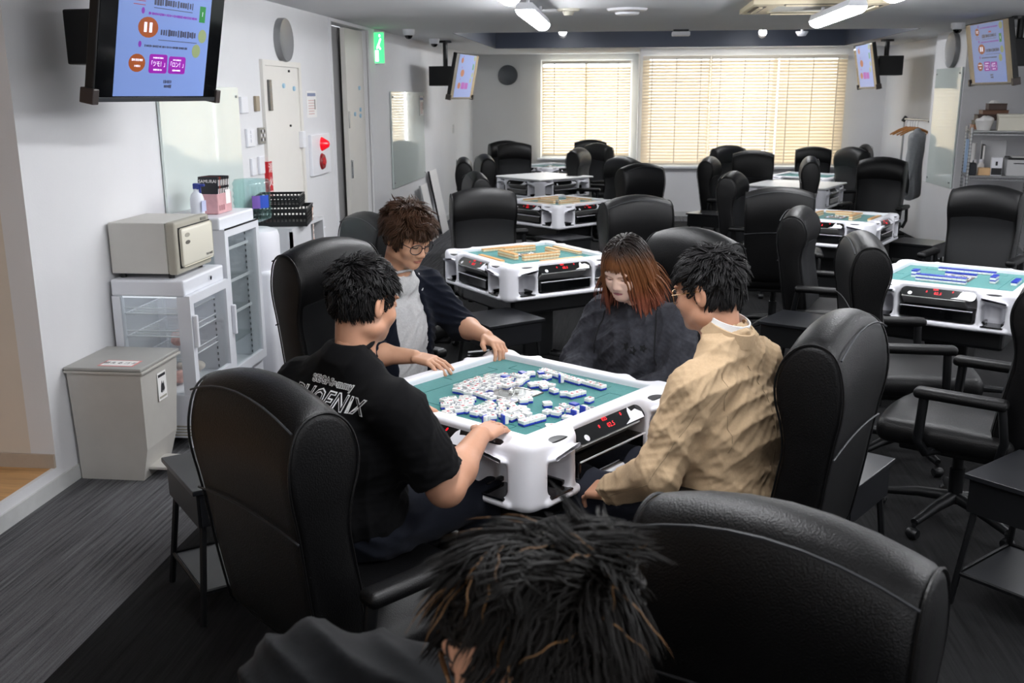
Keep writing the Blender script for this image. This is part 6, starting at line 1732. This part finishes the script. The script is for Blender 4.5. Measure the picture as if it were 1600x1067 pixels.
ln = np.where((pts[:, 1] > 0.03) & (pts[:, 2] < 0.075), 0.02, ln)
strands('hair', pts, dr, ln, 0.003, HBR, p2.e, 7, 0.10, 0.22, 0.25, H2, er=(0.088, 0.104, 0.097), seed=7, vol=r_.uniform(1.01, 1.12, n), flat=0.4, clump=220)
fr = scalp_points(260, lambda p: (p[:, 1] > 0.04) & (p[:, 2] > 0.06), 8, er=(0.088, 0.104, 0.097))
dr = np.stack([fr[:, 0] * 1.0 - 0.03, np.full(260, 0.09), np.full(260, -0.05)], 1) + np.random.default_rng(1).normal(size=(260, 3)) * 0.03
strands('fringe', fr, dr, np.random.default_rng(4).uniform(0.035, 0.062, 260), 0.0032, HBR, p2.e, 7, 0.3, 0.1, 0.2, H2, er=(0.088, 0.104, 0.097), seed=9, floor=1.06)
face_details(p2, H2, LASH, mat('brow_brown', '#3a2a22', 0.7), (mat('glasses_grey', '#26262e', 0.3, metal=0.5), 0.0018, 2.2))
shadow_m = None

# ---- woman
p3 = Person('p3', (0.085, 4.097), 236, 'woman with reddish brown hair and a washed black sweatshirt looking down at the tiles')
H3 = T(0, 0.125, 1.118) @ RZ(6) @ RX(-22) @ Matrix.Scale(0.93, 4)
V, F, mi = head_sdf(H3, female=True, neck_to=(0, 0.03, 0.92)); p3.add(V, F, mi)
S = SDF((-0.3, -0.2, 0.75), (0.3, 0.2, 1.04), 0.008); torso(S, 0.65, 0.6, 0.85, 0.12, neck=-0.03); S.cone((0, 0.02, 0.86), (0, 0.05, 1.02), 0.046, 0.045, 0.03); p3.add(*S.mesh())
for s in (-1, 1): p3.add(*arm_mesh((s * 0.165, 0.03, 0.90), (s * 0.235, 0.09, 0.68), (s * 0.13, 0.28, 0.635), (0.042, 0.038, 0.036, 0.024), dict(d=(-s * 0.5, 0.8, -0.1), up=(0, 0, 1), sgn=-s, curl=(25, 25, 25, 25), sc=0.92)))
p3.finish([SKIN_W, LIP_W])
SWT = cloth_mat('washed_black_sweat', '#3a3b41', 0.38, 26, bump=0.3, bs=500, sheen=0.03)
S = SDF((-0.42, -0.26, 0.44), (0.42, 0.42, 1.03), 0.0065); torso(S, 1.06, 1.12, 0.90, 0.18, zhip=0.5, neck=0.05)
for s in (-1, 1):
    a, el, wr = Vector((s * 0.18, 0.02, 0.89)), Vector((s * 0.26, 0.075, 0.675)), Vector((s * 0.14, 0.27, 0.635))
    S.cone(a, el, 0.082, 0.085, 0.045); S.cone(el, wr, 0.085, 0.06, 0.04)
S.ell((0, 0.055, 0.935), (0.085, 0.055, 0.05), k=0.03); S.cone((0, 0.055, 1.0), (0, 0.09, 1.12), 0.05, 0.062, 0.008, 's')
V, F = S.mesh(); V = folds(V, F, 0.009, 45, 8); V = folds(V, F, 0.0025, 120, 9)
sw3 = np_object('sweatshirt', V, F, SWT, p3.e)
bvh3 = BVHTree.FromPolygons([tuple(v) for v in V], [tuple(f) for f in F.tolist()])
ring('collar', (0, 0.042, 0.972), 0.06, 0.062, 18, 0.010, SWT, p3.e)
SEAMM = mat('seam_thread_dark', '#17181b', 0.8)
for s in (-1, 1):
    pts = []
    for t_ in np.linspace(0, 1, 12):
        q = Vector((s * (0.12 + 0.035 * t_), 1.0, 0.955 - 0.22 * t_)); hit = bvh3.ray_cast(q, Vector((0, -1, 0)))[0]
        if hit: pts.append(hit + Vector((0, 0.001, 0)))
    if len(pts) > 3: seam('armhole_seam', pts, 0.003, SEAMM, sw3)
# embroidered darker marks on the chest
for (cx, cz, sx, sz) in ((-0.03, 0.80, 0.016, 0.02), (-0.065, 0.79, 0.014, 0.024), (-0.10, 0.80, 0.015, 0.018)):
    poly = []
    for k in range(10):
        a = 2 * math.pi * k / 10; rr2 = 1.0 if k % 2 else 0.6
        hit = bvh3.ray_cast(Vector((cx + sx * rr2 * math.cos(a), 1, cz + sz * rr2 * math.sin(a))), Vector((0, -1, 0)))[0]
        if hit: poly.append(hit + Vector((0, 0.002, 0)))
    if len(poly) > 3: MB().add(poly, [tuple(range(len(poly)))]).build('embroidery', mat('thread_black', '#101114', 0.8), sw3)
legs(p3, DARKP, SHOEB, r=0.9)
HW3 = hair_mat('reddish_brown_hair', [(0.90, '#b0705a'), (1.0, '#8e5240'), (1.08, '#7a4a2c'), (1.17, '#6a4328'), (1.215, '#3a2a22'), (1.24, '#231d1b')], 0.38)
def facc(p):
    x, y, z = p[:, 0], p[:, 1], p[:, 2]
    return (z > np.where(y > 0.05, 0.06, np.where(y > 0.02, 0.03, -0.06)))
ERW = (0.089, 0.115, 0.108)
cap('hair_base', facc, HW3, p3.e, H3, er=(0.0875, 0.114, 0.107))
n = 1700; pts = scalp_points(n, lambda p: facc(p) & (p[:, 2] > -0.03) & ~((p[:, 1] > 0.015) & (p[:, 2] < 0.11)), 15, er=ERW); r_ = np.random.default_rng(16)
part = np.array((0.0, -0.01, 0.16)); dr = (pts - part); dr[:, 2] -= 0.05; fw_ = pts[:, 1] > -0.045; dr[fw_, 1] = -0.02; dr[fw_, 0] += np.sign(pts[fw_, 0]) * 0.05; dr += r_.normal(size=(n, 3)) * 0.010
side_ = np.abs(pts[:, 0]) > 0.04
ln = np.clip((pts[:, 2] + 0.15) * 1.3, 0.12, 0.37) * r_.uniform(0.8, 1.12, n)
strands('hair', pts, dr, ln, 0.0048, HW3, p3.e, 11, 0.42, 0.04, 0.06, H3, er=ERW, seed=17, vol=r_.uniform(1.03, 1.14, n), clump=170)
# outer flicked ends at the nape
pts2 = scalp_points(300, lambda p: (p[:, 2] < 0.0) & (p[:, 2] > -0.05) & (p[:, 1] < 0.02), 18, er=ERW); dr2 = (pts2 - np.array((0, 0, 0.1))) * np.array((1.4, 1.2, 1)); 
strands('hair_ends', pts2, dr2, np.random.default_rng(2).uniform(0.13, 0.21, 300), 0.0045, HW3, p3.e, 8, 0.16, 0.25, 0.12, H3, er=ERW, seed=19, floor=1.06)
fr = scalp_points(420, lambda p: (p[:, 1] > 0.0) & (p[:, 2] > 0.075) & (np.abs(p[:, 0]) < 0.065), 20, er=ERW)
dr = np.stack([fr[:, 0] * 0.9, np.full(420, 0.08), np.full(420, -0.06)], 1)
strands('fringe', fr, dr, (fr[:, 2] - 0.04) * 1.0 + (0.095 - fr[:, 1]) * 0.5 + np.random.default_rng(4).uniform(-0.01, 0.006, 420), 0.0036, HW3, p3.e, 9, 0.5, 0.0, 0.03, H3, er=ERW, seed=21, floor=1.06)
for s in (-1, 1):
    fr = scalp_points(160, lambda p: (p[:, 1] > -0.01) & (p[:, 1] < 0.05) & (p[:, 2] > 0.02) & (p[:, 0] * s > 0.062), 22 + s, er=ERW)
    dr = np.stack([np.full(160, s * 0.04), np.full(160, 0.01), np.full(160, -0.1)], 1)
    strands('side_lock', fr, dr, np.random.default_rng(5).uniform(0.19, 0.27, 160), 0.0042, HW3, p3.e, 10, 0.6, 0.0, 0.04, H3, er=ERW, seed=25 + s, floor=1.05)
face_details(p3, H3, LASH, mat('brow_red_brown', '#6b4a3a', 0.7), None, True)

# ---- man in the beige jacket
p4 = Person('p4', (0.331, 2.921), 146, 'man in a beige jacket and glasses seen from his left side at the front table')
H4 = T(0, 0.085, 1.235) @ RZ(4) @ RX(-12)
V, F, mi = head_sdf(H4, neck_to=(0, 0.03, 1.04), wide=1.03); p4.add(V, F, mi)
S = SDF((-0.3, -0.2, 0.85), (0.3, 0.2, 1.14), 0.008); torso(S, 0.75, 0.65, 0.93, 0.15, neck=-0.03); S.cone((0, 0.0, 0.95), (0, 0.03, 1.1), 0.04, 0.05, 0.03); p4.add(*S.mesh())
AL = ((-0.205, 0.01, 0.98), (-0.275, 0.07, 0.735), (-0.22, 0.275, 0.605))
AR = ((0.205, 0.01, 0.98), (0.275, 0.07, 0.735), (0.18, 0.275, 0.615))
p4.add(*arm_mesh(*AL, (0.05, 0.045, 0.042, 0.029), dict(d=(0.25, 0.85, -0.25), up=(-0.5, 0.2, 1), sgn=1, curl=(24, 26, 28, 30))))
p4.add(*arm_mesh(*AR, (0.05, 0.045, 0.042, 0.029), dict(d=(-0.25, 0.85, -0.25), up=(0.5, 0.2, 1), sgn=-1, curl=(24, 26, 28, 30))))
p4.finish([SKIN_R, LIP_M])
BEIGEJ = cloth_mat('beige_linen', '#b89f80', 0.07, 140, bump=0.25, bs=900)
S = SDF((-0.42, -0.26, 0.38), (0.42, 0.42, 1.16), 0.0062); torso(S, 1.1, 1.14, 0.985, 0.21, neck=0.105)
S.ell((0, -0.01, 0.5), (0.2, 0.165, 0.1), k=0.05)
for a, el, wr in (AL, AR):
    a, el, wr = map(Vector, (a, el, wr)); a = a + Vector((0, 0, 0.0))
    S.cone(a, el, 0.078, 0.068, 0.04); S.cone(el, wr, 0.068, 0.052, 0.035)
    dd = (wr - el).normalized(); S.box(wr + dd * 0.055, (0.09, 0.09, 0.05), 0.005, rot=dd.to_track_quat('Z', 'Y').to_matrix(), k=0.003, op='s')
S.cone((0, 0.035, 1.142), (0, 0.08, 1.25), 0.066, 0.085, 0.01, 's')
V, F = S.mesh(); V = folds(V, F, 0.007, 38, 12); V = folds(V, F, 0.002, 110, 13)
jk = np_object('jacket', V, F, BEIGEJ, p4.e)
bvh4 = BVHTree.FromPolygons([tuple(v) for v in V], [tuple(f) for f in F.tolist()])
ring('jacket_collar', (0, 0.018, 1.10), 0.084, 0.086, 20, 0.008, BEIGEJ, p4.e, h=0.042, arc=(140, 400), flare=0.12)
ring('shirt_collar', (0, 0.024, 1.12), 0.070, 0.072, 17, 0.004, mat('white_cotton', '#eeeff0', 0.8), p4.e, h=0.04, flare=0.06)
JS = mat('jacket_seam', '#8d7a60', 0.9)
def cloth_line(bv, A, B, dirn, n=14):
    pts = []
    for t_ in np.linspace(0, 1, n):
        q = Vector(A).lerp(Vector(B), t_); hit = bv.ray_cast(q - Vector(dirn) * 0.6, Vector(dirn))[0]
        if hit: pts.append(hit - Vector(dirn) * 0.0005)
    return pts
for A, B, dn in (((-0.155, 0, 1.03), (-0.165, 0, 0.80), (0, 1, 0)), ((0, 0, 1.02), (0, 0, 0.5), (0, 1, 0)), ((0, -0.035, 0.93), (0, 0.06, 0.72), (1, 0, 0)), ((0, 0.06, 0.72), (0, 0.23, 0.62), (1, 0, 0))):
    q = cloth_line(bvh4, A, B, dn)
    if len(q) > 3: seam('seam', q, 0.0010, JS, jk)
legs(p4, mat('navy_trousers', '#191c28', 0.85, var=0.1, vscale=50), SHOEB)
HB4 = hair_mat('black_grey_hair', [(0.9, '#151415'), (1.4, '#232223')], 0.45)
acc = man_line(0.045, -0.08, -0.04)
cap('hair_base', acc, HB4, p4.e, H4, er=(0.084, 0.102, 0.094))
n = 3600; pts = scalp_points(n, acc, 31, er=(0.084, 0.101, 0.094)); cr = np.array((0.012, -0.055, 0.115)); r_ = np.random.default_rng(32)
keep = np.linalg.norm(pts - np.array((0.012, -0.06, 0.108)), axis=1) > 0.014
pts = pts[keep]; n = len(pts)
dr = (pts - cr) + r_.normal(size=(n, 3)) * 0.03; dr[:, 2] += 0.006
ln = np.where(pts[:, 2] > 0.05, 0.042, np.where(pts[:, 2] > 0.02, 0.028, 0.018)) * r_.uniform(0.7, 1.25, n)
ln = np.where((np.abs(pts[:, 0]) > 0.05) & (pts[:, 1] > -0.05) & (pts[:, 2] < 0.055), 0.013, ln)
ln = np.where((pts[:, 1] < -0.03) & (pts[:, 2] < 0.0), 0.05 * r_.uniform(0.7, 1.1, n), ln)
strands('hair', pts, dr, ln, 0.0026, HB4, p4.e, 6, 0.06, 0.14, 0.15, H4, er=(0.084, 0.101, 0.094), seed=33, vol=r_.uniform(1.01, 1.07, n), flat=0.35, clump=300)
face_details(p4, H4, LASH, LASH, (mat('glasses_gold', '#b08a5a', 0.3, metal=0.8), 0.0012, 3.5))

# ---- man in the foreground, cut off by the lower edge
p5 = Person('p5', (-0.04, 1.0), 186, 'man with tousled black hair and glasses in the foreground, cut off below')
H5 = T(0, 0.05, 1.198) @ RZ(26) @ RX(-14)
V, F, mi = head_sdf(H5, neck_to=(0, 0.03, 1.0), wide=1.03); p5.add(V, F, mi)
S = SDF((-0.3, -0.2, 0.85), (0.3, 0.2, 1.18), 0.009); torso(S, 0.75, 0.65, 0.93, 0.15, neck=-0.03); S.cone((0, 0.0, 0.97), (0, 0.03, 1.10), 0.054, 0.055, 0.03); p5.add(*S.mesh())
q5 = ((0.19, 0.06, 0.985), (0.215, 0.36, 1.0), (0.05, 0.45, 0.86))
p5.add(*arm_mesh(*q5, (0.05, 0.045, 0.042, 0.029), dict(d=(-0.6, 0.1, -0.6), up=(0.2, 1, 0), sgn=-1, curl=(30, 30, 30, 30))))
p5.add(*arm_mesh((-0.19, 0.03, 1.0), (-0.25, 0.12, 0.75), (-0.12, 0.30, 0.68), (0.05, 0.045, 0.042, 0.029), dict(d=(0.5, 0.8, -0.2), up=(0, 0, 1), sgn=1)))
p5.finish([SKIN_R, LIP_M])
CHARC = cloth_mat('charcoal_jacket_cloth', '#161719', 0.1, 120, rough=0.75)
S = SDF((-0.42, -0.28, 0.42), (0.42, 0.62, 1.2), 0.008); torso(S, 1.08, 1.12, 0.97, 0.2, neck=0.06)
a, el, wr = map(Vector, q5)
S.cone(a, el, 0.088, 0.085, 0.05); S.cone(el, el + (wr - el) * 0.8, 0.085, 0.07, 0.04)
S.cone((-0.19, 0.03, 1.0), (-0.26, 0.14, 0.75), 0.08, 0.072, 0.04); S.cone((-0.26, 0.14, 0.75), (-0.12, 0.29, 0.69), 0.072, 0.055, 0.04)
S.cone((0, 0.03, 1.09), (0, 0.06, 1.3), 0.065, 0.08, 0.012, 's')
V, F = S.mesh(); V = folds(V, F, 0.010, 55, 14)
jk5 = np_object('jacket', V, F, CHARC, p5.e)
ring('jacket_collar', (0, 0.01, 1.04), 0.082, 0.08, 16, 0.006, CHARC, p5.e, h=0.04, flare=0.02)
legs(p5, DARKP, SHOEB)
HB5 = hair_mat('black_tipped_hair', [(0.9, '#1d1410'), (1.25, '#14110f'), (1.45, '#0a0909')], 0.55)
acc = man_line(0.062, -0.085, -0.02)
cap('hair_base', acc, HB5, p5.e, H5, er=(0.085, 0.104, 0.095))
n = 4200; pts = scalp_points(n, acc, 41, er=(0.085, 0.103, 0.095)); r_ = np.random.default_rng(42)
cr = np.array((0.02, -0.075, 0.10)); dr = (pts - cr) + 0.05 * np.stack([np.sin(pts[:, 1] * 55 + 3 * np.sin(pts[:, 2] * 40)), np.sin(pts[:, 2] * 48 + pts[:, 0] * 60), np.sin(pts[:, 0] * 50 + pts[:, 1] * 40)], 1) + r_.normal(size=(n, 3)) * 0.02
strands('hair', pts, dr, np.where(pts[:, 1] > 0.035, 0.02, np.where(pts[:, 2] > 0.02, 0.10, 0.07)) * r_.uniform(0.6, 1.25, n), 0.0022, HB5, p5.e, 12, 0.03, 0.03, 0.4, H5, er=(0.085, 0.103, 0.095), seed=43, vol=r_.uniform(1.0, 1.14, n), flat=0.25, clump=130)
TIP = mat('bleached_lock', '#8a6236', 0.45)
sel = r_.choice(n, 70, replace=False)
strands('lighter_locks', pts[sel], dr[sel] + r_.normal(size=(70, 3)) * 0.02, r_.uniform(0.07, 0.11, 70), 0.0009, TIP, p5.e, 10, 0.05, 0.06, 0.4, H5, er=(0.085, 0.103, 0.095), seed=44, vol=r_.uniform(1.1, 1.16, 70), flat=0.3)
face_details(p5, H5, LASH, LASH, (mat('glasses_amber', '#6a4a2a', 0.25, metal=0.4), 0.002, 4.0))
